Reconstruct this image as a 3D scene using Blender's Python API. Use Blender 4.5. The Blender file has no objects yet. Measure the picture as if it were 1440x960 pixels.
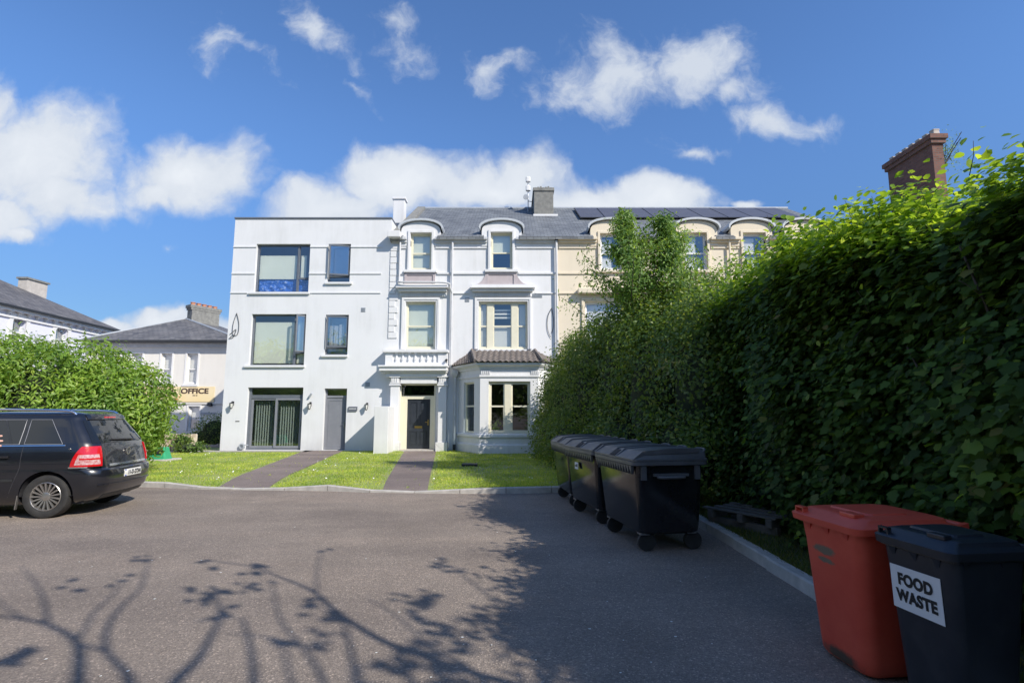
import bpy, bmesh, math, random
import numpy as np
from mathutils import Vector, Matrix, noise as mnoise
random.seed(7); RNG = np.random.default_rng(7)
R = math.radians
SC = bpy.context.scene
COL = SC.collection

# ---------------------------------------------------------------- camera
F_PX = 765.0; PITCH = math.atan(100/765.); EYE = 1.6
cam_d = bpy.data.cameras.new("camera"); cam = bpy.data.objects.new("camera", cam_d); COL.objects.link(cam)
cam.location = (0, 0, EYE); cam.rotation_euler = (math.pi/2 + PITCH, 0, 0)
cam_d.sensor_width = 36; cam_d.lens = F_PX/1440*36; cam_d.clip_start = .05; cam_d.clip_end = 3000
SC.camera = cam
# ---------------------------------------------------------------- view
SC.view_settings.view_transform = 'Standard'; SC.view_settings.look = 'None'
SC.view_settings.gamma = 1; SC.view_settings.exposure = 0.30
SC.cycles.max_bounces = 6; SC.cycles.transparent_max_bounces = 12
# ---------------------------------------------------------------- sun
TO_SUN = Vector((1.05, -.85, 1.0)).normalized()
sun_d = bpy.data.lights.new("sun", 'SUN'); sun_d.energy = 4.6; sun_d.angle = R(.53); sun_d.color = (1, .93, .82)
sun = bpy.data.objects.new("sun", sun_d); COL.objects.link(sun)
sun.rotation_euler = TO_SUN.to_track_quat('Z', 'Y').to_euler(); sun.location = (30, -30, 30)
# ---------------------------------------------------------------- world
CP, SP = math.cos(PITCH), math.sin(PITCH)
def ray(px, py):
    x = (px-720)/F_PX; z = (480-py)/F_PX
    return (x, CP - z*SP, SP + z*CP)
def at(px, py, Y):
    r = ray(px, py); k = Y/r[1]
    return Vector((r[0]*k, Y, EYE + r[2]*k))
def gz(px, py, z=0.):
    r = ray(px, py); k = (z-EYE)/r[2]
    return Vector((r[0]*k, r[1]*k, z))

W = bpy.data.worlds.new("World"); SC.world = W; W.use_nodes = True
nt = W.node_tree; nt.nodes.clear()
def N(t, **kw):
    n = nt.nodes.new(t)
    for k, v in kw.items(): setattr(n, k, v)
    return n
def L(a, b): nt.links.new(a, b)
def M2(op, a, b=None, c=None, clamp=False):
    n = N('ShaderNodeMath', operation=op); n.use_clamp = clamp
    for i, v in enumerate((a, b, c)):
        if v is None: continue
        if isinstance(v, (int, float)): n.inputs[i].default_value = v
        else: L(v, n.inputs[i])
    return n.outputs[0]
sky = N('ShaderNodeTexSky', sky_type='NISHITA'); sky.sun_disc = False
sky.sun_elevation = math.asin(TO_SUN.z); sky.sun_rotation = math.atan2(TO_SUN.x, TO_SUN.y)
sky.air_density = 1.0; sky.dust_density = .05; sky.ozone_density = 3.0
tc = N('ShaderNodeTexCoord'); sep = N('ShaderNodeSeparateXYZ'); L(tc.outputs['Generated'], sep.inputs[0])
ysafe = M2('MAXIMUM', sep.outputs[1], .05)
u = M2('DIVIDE', sep.outputs[0], ysafe); v = M2('DIVIDE', sep.outputs[2], ysafe)
uv = N('ShaderNodeCombineXYZ'); L(u, uv.inputs[0]); L(v, uv.inputs[1])
wn = N('ShaderNodeTexNoise'); wn.inputs['Scale'].default_value = 7; wn.inputs['Detail'].default_value = 6; L(uv.outputs[0], wn.inputs['Vector'])
wsub = N('ShaderNodeVectorMath', operation='SUBTRACT'); L(wn.outputs['Color'], wsub.inputs[0]); wsub.inputs[1].default_value = (.5, .5, .5)
wsc = N('ShaderNodeVectorMath', operation='SCALE'); L(wsub.outputs[0], wsc.inputs[0]); wsc.inputs['Scale'].default_value = .13
wuv = N('ShaderNodeVectorMath', operation='ADD'); L(uv.outputs[0], wuv.inputs[0]); L(wsc.outputs[0], wuv.inputs[1])
fb = N('ShaderNodeTexNoise'); fb.inputs['Scale'].default_value = 5.5; fb.inputs['Detail'].default_value = 9; fb.inputs['Roughness'].default_value = .58
L(wuv.outputs[0], fb.inputs['Vector'])
fbw = N('ShaderNodeTexNoise'); fbw.inputs['Scale'].default_value = 11; fbw.inputs['Detail'].default_value = 9; fbw.inputs['Roughness'].default_value = .62
L(wuv.outputs[0], fbw.inputs['Vector'])
def blob(px, py, rx, ry, rot=0, amp=1.0):
    r0 = ray(px, py); cx, cy = r0[0]/r0[1], r0[2]/r0[1]
    s = 1/F_PX/(r0[1]**2)
    mp = N('ShaderNodeMapping', vector_type='TEXTURE'); mp.inputs['Location'].default_value = (cx, cy, 0)
    mp.inputs['Rotation'].default_value = (0, 0, R(rot)); mp.inputs['Scale'].default_value = (rx*s, ry*s, 1)
    L(wuv.outputs[0], mp.inputs[0])
    ln = N('ShaderNodeVectorMath', operation='LENGTH'); L(mp.outputs[0], ln.inputs[0])
    return M2('MULTIPLY', M2('SUBTRACT', 1.0, M2('MULTIPLY', ln.outputs['Value'], .62), clamp=True), amp)
def field(bl):
    o = None
    for b in bl:
        q = blob(*b)
        o = q if o is None else M2('MAXIMUM', o, q)
    return o
dense = field([(35,225,118,98,0,1.12),(75,275,85,50,0,1.05),(-20,160,70,60),(-10,300,90,45),(20,335,26,16,0,.85),(270,240,106,64,0,1.12),(225,262,50,36),
    (470,285,95,46,0,1.08),(560,250,105,52,0,1.10),(690,258,125,48,0,1.08),(820,280,125,40,0,1.06),(930,278,95,40,0,1.05),(1050,287,34,14,0,.85),(225,448,75,20,0,.95),(160,455,60,15,0,.9),(330,455,60,18,0,.9)])
wisp = field([(852,108,95,56,18,1.3),(810,140,75,36,0,1.1),(920,118,60,34,0,1.0),(990,92,70,58,0,1.35),(1030,125,52,32,0,1.1),(1085,176,74,28,-18,1.3),(1142,186,40,20,0,1.15),(435,42,62,26,-48,1.0),(475,72,46,20,-40,.92),(562,55,36,58,20,1.0),
    (585,92,24,20,0,.72),(690,102,54,30,18,1.05),(345,72,80,20,-35,.86),(955,205,48,20,0,.95),(300,60,30,40,0,.8),(650,230,50,12,0,.8),(235,342,30,12,0,.72),(500,128,40,9,-35,.68)])
dd = M2('ADD', dense, M2('MULTIPLY', M2('SUBTRACT', fb.outputs[0], .5), 1.25))
dmask = N('ShaderNodeMapRange', interpolation_type='SMOOTHSTEP'); L(dd, dmask.inputs[0]); dmask.inputs[1].default_value = .33; dmask.inputs[2].default_value = .74
wd = M2('ADD', wisp, M2('MULTIPLY', M2('SUBTRACT', fbw.outputs[0], .5), 1.9))
wmask = N('ShaderNodeMapRange', interpolation_type='SMOOTHSTEP'); L(wd, wmask.inputs[0]); wmask.inputs[1].default_value = .34; wmask.inputs[2].default_value = 1.25; wmask.inputs[4].default_value = .95
front = M2('GREATER_THAN', sep.outputs[1], .06)
mask = M2('MULTIPLY', M2('MAXIMUM', dmask.outputs[0], wmask.outputs[0]), front)
shade = N('ShaderNodeMapRange'); L(M2('ADD', dd, M2('MULTIPLY', fbw.outputs[0], .35)), shade.inputs[0]); shade.inputs[1].default_value = .7; shade.inputs[2].default_value = 1.35
ccol = N('ShaderNodeMix', data_type='RGBA'); L(shade.outputs[0], ccol.inputs[0])
ccol.inputs[6].default_value = (3.9, 4.25, 4.8, 1); ccol.inputs[7].default_value = (4.9, 5.15, 5.5, 1)
skt = N('ShaderNodeMix', data_type='RGBA', blend_type='MULTIPLY'); skt.inputs[0].default_value = 1; L(sky.outputs[0], skt.inputs[6]); skt.inputs[7].default_value = (.68, .88, 1.12, 1)
hz = N('ShaderNodeMapRange', interpolation_type='SMOOTHSTEP'); L(sep.outputs[2], hz.inputs[0]); hz.inputs[1].default_value = 0.0; hz.inputs[2].default_value = .5; hz.inputs[3].default_value = .42; hz.inputs[4].default_value = 1.0
skh = N('ShaderNodeVectorMath', operation='SCALE'); L(skt.outputs[2], skh.inputs[0]); L(hz.outputs[0], skh.inputs['Scale'])
# broken cloud added out of view behind the viewer, as white fill light
rn = N('ShaderNodeTexNoise'); rn.inputs['Scale'].default_value = 2.6; rn.inputs['Detail'].default_value = 7; L(tc.outputs['Generated'], rn.inputs['Vector'])
rm = N('ShaderNodeMapRange', interpolation_type='SMOOTHSTEP'); L(rn.outputs[0], rm.inputs[0]); rm.inputs[1].default_value = .46; rm.inputs[2].default_value = .58
ov = N('ShaderNodeMapRange'); L(sep.outputs[2], ov.inputs[0]); ov.inputs[1].default_value = .85; ov.inputs[2].default_value = .7
up_ = M2('MULTIPLY', M2('GREATER_THAN', sep.outputs[2], .46), M2('MULTIPLY', ov.outputs[0], M2('LESS_THAN', sep.outputs[1], .0)))
mask = M2('MAXIMUM', mask, M2('MULTIPLY', rm.outputs[0], up_))
cm = N('ShaderNodeMix', data_type='RGBA'); L(mask, cm.inputs[0]); L(skh.outputs[0], cm.inputs[6]); L(ccol.outputs[2], cm.inputs[7])
bg = N('ShaderNodeBackground'); bg.inputs['Strength'].default_value = .14; L(cm.outputs[2], bg.inputs['Color'])
wo = N('ShaderNodeOutputWorld'); L(bg.outputs[0], wo.inputs[0])

# ---------------------------------------------------------------- materials
MATS = {}
def new_mat(name):
    m = bpy.data.materials.new(name); m.use_nodes = True
    b = m.node_tree.nodes['Principled BSDF']; MATS[name] = m
    return m, m.node_tree, b
def mnode(t, ty, **kw):
    n = t.nodes.new(ty)
    for k, v in kw.items(): setattr(n, k, v)
    return n
def ramp(t, fac, stops):
    r = mnode(t, 'ShaderNodeValToRGB'); e = r.color_ramp.elements
    while len(e) > 1: e.remove(e[-1])
    e[0].position = stops[0][0]; e[0].color = (*stops[0][1], 1)
    for p, c in stops[1:]:
        q = e.new(p); q.color = (*c, 1)
    t.links.new(fac, r.inputs[0]); return r.outputs[0]
def noise_tex(t, scale, detail=4, rough=.5, coord='Object', vec=None):
    n = mnode(t, 'ShaderNodeTexNoise'); n.inputs['Scale'].default_value = scale; n.inputs['Detail'].default_value = detail; n.inputs['Roughness'].default_value = rough
    if vec is None:
        c = mnode(t, 'ShaderNodeTexCoord'); vec = c.outputs[coord]
    t.links.new(vec, n.inputs['Vector']); return n.outputs['Fac']
def add_bump(t, b, h, strength=.3, dist=.01):
    bp = mnode(t, 'ShaderNodeBump'); bp.inputs['Strength'].default_value = strength; bp.inputs['Distance'].default_value = dist
    t.links.new(h, bp.inputs['Height']); t.links.new(bp.outputs[0], b.inputs['Normal'])
def mottled(name, c1, c2, scale=3, rough=.8, bump=.15, bscale=60, metal=0, spec=.5, coat=0, detail=6):
    m, t, b = new_mat(name)
    t.links.new(ramp(t, noise_tex(t, scale, detail, .6), [(.3, c1), (.7, c2)]), b.inputs['Base Color'])
    b.inputs['Roughness'].default_value = rough; b.inputs['Metallic'].default_value = metal
    b.inputs['Specular IOR Level'].default_value = spec
    if coat: b.inputs['Coat Weight'].default_value = coat; b.inputs['Coat Roughness'].default_value = .03
    if bump: add_bump(t, b, noise_tex(t, bscale, 4), bump, .005)
    return m
def render_wall(name, base, dirt, amt=.5):
    """painted render: faint patches, rain streaks, splash dirt near the ground, roughcast bump"""
    m, t, b = new_mat(name)
    c = mnode(t, 'ShaderNodeTexCoord')
    mp = mnode(t, 'ShaderNodeMapping'); mp.inputs['Scale'].default_value = (2.2, 2.2, .22); t.links.new(c.outputs['Object'], mp.inputs[0])
    st = noise_tex(t, 1.6, 8, .65, vec=mp.outputs[0])
    pa = noise_tex(t, .7, 5, .6, vec=c.outputs['Object'])
    def mm(op, a, q):
        n = mnode(t, 'ShaderNodeMath', operation=op)
        for i, v_ in enumerate((a, q)):
            if isinstance(v_, (int, float)): n.inputs[i].default_value = v_
            else: t.links.new(v_, n.inputs[i])
        return n.outputs[0]
    s = mnode(t, 'ShaderNodeSeparateXYZ'); t.links.new(c.outputs['Object'], s.inputs[0])
    low = mnode(t, 'ShaderNodeMapRange'); t.links.new(s.outputs[2], low.inputs[0]); low.inputs[1].default_value = .7; low.inputs[2].default_value = .05; low.inputs[3].default_value = 0; low.inputs[4].default_value = .8
    grit = noise_tex(t, 5, 8, .7, vec=c.outputs['Object'])
    k = mm('ADD', mm('MULTIPLY', mm('SUBTRACT', mm('MULTIPLY', st, pa), .22), 2.2*amt), mm('MULTIPLY', low.outputs[0], grit))
    mx = mnode(t, 'ShaderNodeMix', data_type='RGBA'); mx.clamp_factor = True
    t.links.new(k, mx.inputs[0]); mx.inputs[6].default_value = (*base, 1); mx.inputs[7].default_value = (*dirt, 1)
    t.links.new(mx.outputs[2], b.inputs['Base Color']); b.inputs['Roughness'].default_value = .85; b.inputs['Specular IOR Level'].default_value = .25
    add_bump(t, b, noise_tex(t, 70, 5, .6, vec=c.outputs['Object']), .25, .006)
    return m
render_wall('white_render', (.71,.72,.74), (.46,.47,.46), .6)
render_wall('white_paint', (.72,.725,.74), (.42,.42,.40), .65)
render_wall('cream_render', (.74,.655,.52), (.50,.44,.35), .4)
render_wall('beige_render', (.74,.72,.68), (.52,.50,.47), .5)
render_wall('lilac_render', (.70,.71,.82), (.52,.52,.58), .3)
mottled('pink_grey_panel', (.40,.35,.36), (.46,.41,.42), 4)
mottled('cream_wood', (.74,.71,.57), (.69,.66,.52), 5, .45, .05)
mottled('pvc_white', (.78,.78,.78), (.72,.72,.72), 5, .35, .0)
mottled('anthracite', (.115,.13,.155), (.14,.155,.185), 5, .4, .04)
mottled('door_grey', (.19,.20,.23), (.23,.24,.27), 3, .42, .04)
mottled('door_black', (.025,.03,.04), (.035,.042,.055), 4, .28, .05)
mottled('gutter_white', (.62,.63,.65), (.50,.51,.53), 4, .5, .05)
mottled('lead_grey', (.30,.33,.37), (.40,.43,.47), 6, .5, .15, 20)
mottled('hood_lead', (.44,.47,.51), (.54,.57,.60), 6, .5, .1, 20)
mottled('brass', (.55,.38,.12), (.45,.30,.10), 9, .3, 0, metal=1)
mottled('steel', (.50,.50,.52), (.38,.38,.40), 8, .35, 0, metal=1)
mottled('chrome', (.75,.76,.78), (.68,.69,.71), 8, .12, 0, metal=1)
mottled('dark_plastic', (.022,.024,.027), (.035,.037,.04), 6, .45, .1, 90)
mottled('wire_black', (.03,.03,.035), (.05,.05,.055), 6, .5, 0)
mottled('concrete', (.36,.345,.32), (.52,.49,.45), 7, .9, .4, 40)
mottled('chimney_render', (.16,.16,.155), (.27,.27,.25), 5, .95, .6, 25)
mottled('pale_chimney', (.42,.39,.36), (.55,.51,.47), 4, .9, .4, 25)
mottled('terracotta', (.42,.18,.11), (.52,.25,.16), 8, .8, .2)
mottled('soil', (.05,.04,.028), (.10,.08,.055), 9, .95, .5, 30)
mottled('branch_bark', (.05,.04,.03), (.11,.09,.07), 12, .9, .5, 40)
mottled('timber_grey', (.10,.095,.085), (.19,.175,.155), 9, .85, .3, 30)
mottled('rubber', (.018,.018,.019), (.035,.034,.033), 12, .75, .15, 80)
mottled('car_black', (.006,.007,.011), (.009,.010,.015), 3, .28, 0, coat=1)
mottled('car_maroon', (.05,.010,.018), (.06,.012,.02), 3, .3, 0, coat=1)
mottled('alloy', (.52,.50,.48), (.42,.40,.38), 9, .3, 0, metal=.85)
mottled('lamp_red', (.55,.01,.015), (.48,.008,.012), 20, .12, 0, coat=1)
mottled('lamp_clear', (.60,.48,.48), (.42,.10,.10), 28, .15, 0, coat=1)
mottled('plate_white', (.78,.78,.74), (.72,.72,.68), 9, .4, 0)
mottled('plate_blue', (.03,.08,.42), (.03,.09,.46), 9, .4, 0)
mottled('bin_black', (.010,.011,.013), (.016,.017,.020), 2.5, .10, .03, 6, detail=8)
mottled('bin_lid_grey', (.075,.079,.087), (.115,.12,.128), 4, .45, .1, 60, detail=8)
mottled('bin_navy', (.014,.017,.024), (.020,.024,.034), 4, .42, .1, 60)
mottled('paper_white', (.75,.75,.76), (.70,.70,.71), 9, .6, 0)
mottled('ink_black', (.01,.01,.012), (.014,.014,.016), 9, .7, 0)
mottled('green_plastic', (.03,.30,.14), (.04,.36,.18), 6, .4, .05)
mottled('sign_yellow', (.80,.62,.30), (.82,.70,.46), .8, .5, 0)
mottled('sign_ink', (.05,.025,.02), (.06,.03,.025), 6, .6, 0)
mottled('sign_orange', (.70,.20,.08), (.72,.24,.10), 6, .6, 0)
mottled('blind_green', (.72,.76,.64), (.66,.70,.58), 1.2, .8, .05)
mottled('blind_cream', (.72,.72,.66), (.66,.66,.60), 1.2, .8, .05)
mottled('curtain_white', (.74,.74,.74), (.66,.66,.67), 3, .9, .05)
mottled('interior_dark', (.10,.10,.10), (.15,.14,.13), 3, .9, 0)
mottled('blind_strip', (.42,.45,.40), (.50,.52,.47), 3, .8, 0)
mottled('skin', (.62,.36,.27), (.68,.42,.32), 12, .5, .08, 120)
mottled('cloth_blue', (.06,.09,.17), (.08,.11,.20), 9, .9, .2, 90)
mottled('cloth_denim', (.05,.07,.12), (.08,.10,.16), 30, .9, .2, 90)
mottled('hair_brown', (.05,.03,.02), (.08,.05,.03), 30, .6, .3, 90)
mottled('daisy_white', (.80,.80,.76), (.76,.76,.70), 5, .7, 0)
mottled('brick_pot', (.45,.40,.36), (.55,.48,.42), 6, .9, .2)
mottled('sandstone', (.42,.34,.24), (.56,.47,.35), 3.5, .95, .8, 12)
mottled('solar_glass', (.085,.085,.105), (.10,.10,.12), 2, .4, 0)
mottled('pavement_grey', (.30,.28,.26), (.40,.38,.35), 2, .95, .4, 40)

def worn_plastic(name, c1, c2, scuff, rough, amt=.5):
    m, t, b = new_mat(name); c = mnode(t, 'ShaderNodeTexCoord')
    base = ramp(t, noise_tex(t, 3, 8, .6, vec=c.outputs['Object']), [(.3, c1), (.7, c2)])
    mp = mnode(t, 'ShaderNodeMapping'); mp.inputs['Scale'].default_value = (1, 1, .16); mp.inputs['Rotation'].default_value = (.3, .25, 0); t.links.new(c.outputs['Object'], mp.inputs[0])
    sc = ramp(t, noise_tex(t, 34, 7, .7, vec=mp.outputs[0]), [(.60,(0,0,0)),(.72,(amt,amt,amt))])
    du = ramp(t, noise_tex(t, 5, 8, .7, vec=c.outputs['Object']), [(.50,(0,0,0)),(.75,(amt*.7,amt*.7,amt*.7))])
    ad = mnode(t, 'ShaderNodeMath', operation='MAXIMUM'); t.links.new(sc, ad.inputs[0]); t.links.new(du, ad.inputs[1])
    mx = mnode(t, 'ShaderNodeMix', data_type='RGBA'); t.links.new(ad.outputs[0], mx.inputs[0]); t.links.new(base, mx.inputs[6]); mx.inputs[7].default_value = (*scuff, 1)
    t.links.new(mx.outputs[2], b.inputs['Base Color'])
    rr = mnode(t, 'ShaderNodeMath', operation='MULTIPLY_ADD'); t.links.new(ad.outputs[0], rr.inputs[0]); rr.inputs[1].default_value = .45; rr.inputs[2].default_value = rough; t.links.new(rr.outputs[0], b.inputs['Roughness'])
    add_bump(t, b, noise_tex(t, 55, 4, vec=c.outputs['Object']), .08, .004)
worn_plastic('bin_black', (.010,.011,.013), (.016,.017,.020), (.05,.05,.052), .10, .35)
worn_plastic('bin_lid_grey', (.075,.079,.087), (.115,.12,.128), (.19,.19,.19), .42, .5)
worn_plastic('bin_navy', (.014,.017,.024), (.022,.026,.036), (.07,.075,.08), .38, .4)
def blue_bag():
    m, t, b = new_mat('blue_plastic_sheet')
    n = noise_tex(t, 9, 6, .65)
    t.links.new(ramp(t, n, [(.35,(.02,.08,.38)),(.55,(.04,.16,.60)),(.66,(.45,.55,.75))]), b.inputs['Base Color'])
    b.inputs['Roughness'].default_value = .25; add_bump(t, b, n, .8, .05)
blue_bag()
def red_bin():
    m, t, b = new_mat('bin_red')
    c = mnode(t, 'ShaderNodeTexCoord')
    base = ramp(t, noise_tex(t, 3, 8, .6, vec=c.outputs['Object']), [(.3,(.56,.060,.034)),(.7,(.68,.105,.060))])
    # scuffed oval mark on the front and dirt at the foot
    def spot(loc, sc, lo, hi):
        mp = mnode(t, 'ShaderNodeMapping', vector_type='TEXTURE'); mp.inputs['Location'].default_value = loc; mp.inputs['Scale'].default_value = sc
        t.links.new(c.outputs['Object'], mp.inputs[0])
        ln = mnode(t, 'ShaderNodeVectorMath', operation='LENGTH'); t.links.new(mp.outputs[0], ln.inputs[0])
        ns = noise_tex(t, 28, 5, .6, vec=c.outputs['Object'])
        ad = mnode(t, 'ShaderNodeMath', operation='ADD'); t.links.new(ln.outputs['Value'], ad.inputs[0]); t.links.new(ns, ad.inputs[1])
        mr = mnode(t, 'ShaderNodeMapRange'); t.links.new(ad.outputs[0], mr.inputs[0]); mr.inputs[1].default_value = hi; mr.inputs[2].default_value = lo
        return mr.outputs[0]
    k1 = spot((-.05, -.30, .70), (.11, .2, .035), 1.15, 1.5); k2 = spot((-.04, -.29, .635), (.08, .2, .02), 1.15, 1.5); k3 = spot((.0, -.2, .06), (.16, .3, .05), 1.1, 1.6)
    cur = base
    for k, col in ((k1, (.17,.13,.09)), (k2, (.17,.13,.09)), (k3, (.10,.07,.05))):
        mx = mnode(t, 'ShaderNodeMix', data_type='RGBA'); t.links.new(k, mx.inputs[0]); t.links.new(cur, mx.inputs[6]); mx.inputs[7].default_value = (*col, 1); cur = mx.outputs[2]
    t.links.new(cur, b.inputs['Base Color']); b.inputs['Roughness'].default_value = .42
    add_bump(t, b, noise_tex(t, 60, 4, vec=c.outputs['Object']), .1, .004)
red_bin()

def asphalt(name, c1, c2, agg=1.0):
    m, t, b = new_mat(name)
    c = mnode(t, 'ShaderNodeTexCoord')
    vo = mnode(t, 'ShaderNodeTexVoronoi'); vo.inputs['Scale'].default_value = 95; t.links.new(c.outputs['Object'], vo.inputs['Vector'])
    sp = mnode(t, 'ShaderNodeSeparateColor'); t.links.new(vo.outputs['Color'], sp.inputs[0])
    base = ramp(t, noise_tex(t, .9, 10, .68, vec=c.outputs['Object']), [(.32, c1), (.68, c2)])
    st = ramp(t, sp.outputs[0], [(0,(.68,.68,.68)),(.55,(.93,.93,.93)),(.93,(1.12,1.12,1.1)),(.985,(1.75,1.7,1.65))])
    mx = mnode(t, 'ShaderNodeMix', data_type='RGBA', blend_type='MULTIPLY'); mx.inputs[0].default_value = agg
    t.links.new(base, mx.inputs[6]); t.links.new(st, mx.inputs[7])
    wn_ = noise_tex(t, 240, 2, .5, vec=c.outputs['Object'])
    g = ramp(t, wn_, [(.3,(.78,.78,.78)),(.7,(1.22,1.22,1.22))])
    m3 = mnode(t, 'ShaderNodeMix', data_type='RGBA', blend_type='MULTIPLY'); m3.inputs[0].default_value = .8; t.links.new(mx.outputs[2], m3.inputs[6]); t.links.new(g, m3.inputs[7])
    # worn, paler wheel tracks and darker seams
    mp = mnode(t, 'ShaderNodeMapping'); mp.inputs['Scale'].default_value = (.12, .5, 1); t.links.new(c.outputs['Object'], mp.inputs[0])
    pn = noise_tex(t, 1.3, 6, .6, vec=mp.outputs[0])
    p2 = ramp(t, pn, [(.35,(.84,.84,.86)),(.5,(1,1,1)),(.66,(1.16,1.14,1.12))])
    m4 = mnode(t, 'ShaderNodeMix', data_type='RGBA', blend_type='MULTIPLY'); m4.inputs[0].default_value = 1; t.links.new(m3.outputs[2], m4.inputs[6]); t.links.new(p2, m4.inputs[7])
    sn = noise_tex(t, 1.9, 9, .72, vec=c.outputs['Object'])
    p5 = ramp(t, sn, [(.27,(.60,.60,.61)),(.36,(.93,.93,.93)),(.60,(1,1,1)),(.70,(1.14,1.13,1.11))])
    m6 = mnode(t, 'ShaderNodeMix', data_type='RGBA', blend_type='MULTIPLY'); m6.inputs[0].default_value = 1; t.links.new(m4.outputs[2], m6.inputs[6]); t.links.new(p5, m6.inputs[7])
    t.links.new(m6.outputs[2], b.inputs['Base Color']); b.inputs['Roughness'].default_value = .88; b.inputs['Specular IOR Level'].default_value = .3
    bp = mnode(t, 'ShaderNodeBump'); bp.inputs['Strength'].default_value = .55; bp.inputs['Distance'].default_value = .008
    t.links.new(vo.outputs['Distance'], bp.inputs['Height']); t.links.new(bp.outputs[0], b.inputs['Normal'])
asphalt('asphalt', (.228,.190,.162), (.292,.245,.208))
asphalt('path_tarmac', (.20,.162,.150), (.245,.203,.188), .6)

def slate(name, ang, c1=(.135,.147,.165), c2=(.205,.22,.24), sx=.3, sy=.2, axis='x'):
    m, t, b = new_mat(name)
    c = mnode(t, 'ShaderNodeTexCoord'); s = mnode(t, 'ShaderNodeSeparateXYZ'); t.links.new(c.outputs['Object'], s.inputs[0])
    dv = mnode(t, 'ShaderNodeMath', operation='DIVIDE'); t.links.new(s.outputs[2], dv.inputs[0]); dv.inputs[1].default_value = math.sin(ang)
    cb = mnode(t, 'ShaderNodeCombineXYZ'); t.links.new(s.outputs[0 if axis == 'x' else 1], cb.inputs[0]); t.links.new(dv.outputs[0], cb.inputs[1])
    br = mnode(t, 'ShaderNodeTexBrick'); t.links.new(cb.outputs[0], br.inputs['Vector'])
    br.inputs['Scale'].default_value = 1; br.inputs['Brick Width'].default_value = sx; br.inputs['Row Height'].default_value = sy
    br.inputs['Mortar Size'].default_value = .012; br.inputs['Mortar Smooth'].default_value = .3; br.inputs['Bias'].default_value = 0
    br.inputs['Color1'].default_value = (*c1, 1); br.inputs['Color2'].default_value = (*c2, 1); br.inputs['Mortar'].default_value = (.06,.065,.075, 1)
    g = ramp(t, noise_tex(t, 1.2, 8, .7, vec=c.outputs['Object']), [(.3,(.75,.75,.75)),(.7,(1.25,1.25,1.22))])
    mx = mnode(t, 'ShaderNodeMix', data_type='RGBA', blend_type='MULTIPLY'); mx.inputs[0].default_value = 1; t.links.new(br.outputs['Color'], mx.inputs[6]); t.links.new(g, mx.inputs[7])
    t.links.new(mx.outputs[2], b.inputs['Base Color']); b.inputs['Roughness'].default_value = .6; b.inputs['Specular IOR Level'].default_value = .35
    bp = mnode(t, 'ShaderNodeBump'); bp.inputs['Strength'].default_value = .6; bp.inputs['Distance'].default_value = .02; bp.invert = True
    t.links.new(br.outputs['Fac'], bp.inputs['Height']); t.links.new(bp.outputs[0], b.inputs['Normal'])
slate('slate_terrace', R(30)); slate('slate_hip', R(30), (.11,.11,.12), (.18,.175,.18)); slate('slate_side', R(30), (.11,.105,.11), (.18,.17,.17), axis='y')
def brick(name, axis='y'):
    m, t, b = new_mat(name)
    c = mnode(t, 'ShaderNodeTexCoord'); s = mnode(t, 'ShaderNodeSeparateXYZ'); t.links.new(c.outputs['Object'], s.inputs[0])
    ad = mnode(t, 'ShaderNodeMath', operation='ADD'); t.links.new(s.outputs[0], ad.inputs[0]); t.links.new(s.outputs[1], ad.inputs[1])
    cb = mnode(t, 'ShaderNodeCombineXYZ'); t.links.new(ad.outputs[0], cb.inputs[0]); t.links.new(s.outputs[2], cb.inputs[1])
    br = mnode(t, 'ShaderNodeTexBrick'); t.links.new(cb.outputs[0], br.inputs['Vector'])
    br.inputs['Scale'].default_value = 1; br.inputs['Brick Width'].default_value = .225; br.inputs['Row Height'].default_value = .085; br.inputs['Mortar Size'].default_value = .012
    br.inputs['Color1'].default_value = (.145,.062,.046,1); br.inputs['Color2'].default_value = (.23,.105,.078,1); br.inputs['Mortar'].default_value = (.14,.11,.10,1)
    t.links.new(br.outputs['Color'], b.inputs['Base Color']); b.inputs['Roughness'].default_value = .9
brick('red_brick')
def stonework(name):
    m, t, b = new_mat(name)
    c = mnode(t, 'ShaderNodeTexCoord')
    v_ = mnode(t, 'ShaderNodeTexVoronoi'); v_.inputs['Scale'].default_value = 4.5; t.links.new(c.outputs['Object'], v_.inputs['Vector'])
    s = mnode(t, 'ShaderNodeSeparateColor'); t.links.new(v_.outputs['Color'], s.inputs[0])
    t.links.new(ramp(t, s.outputs[0], [(0,(.34,.27,.19)),(.5,(.50,.42,.31)),(1,(.62,.54,.42))]), b.inputs['Base Color'])
    b.inputs['Roughness'].default_value = .95; add_bump(t, b, v_.outputs['Distance'], .8, .04)
stonework('rubble_stone')

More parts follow.
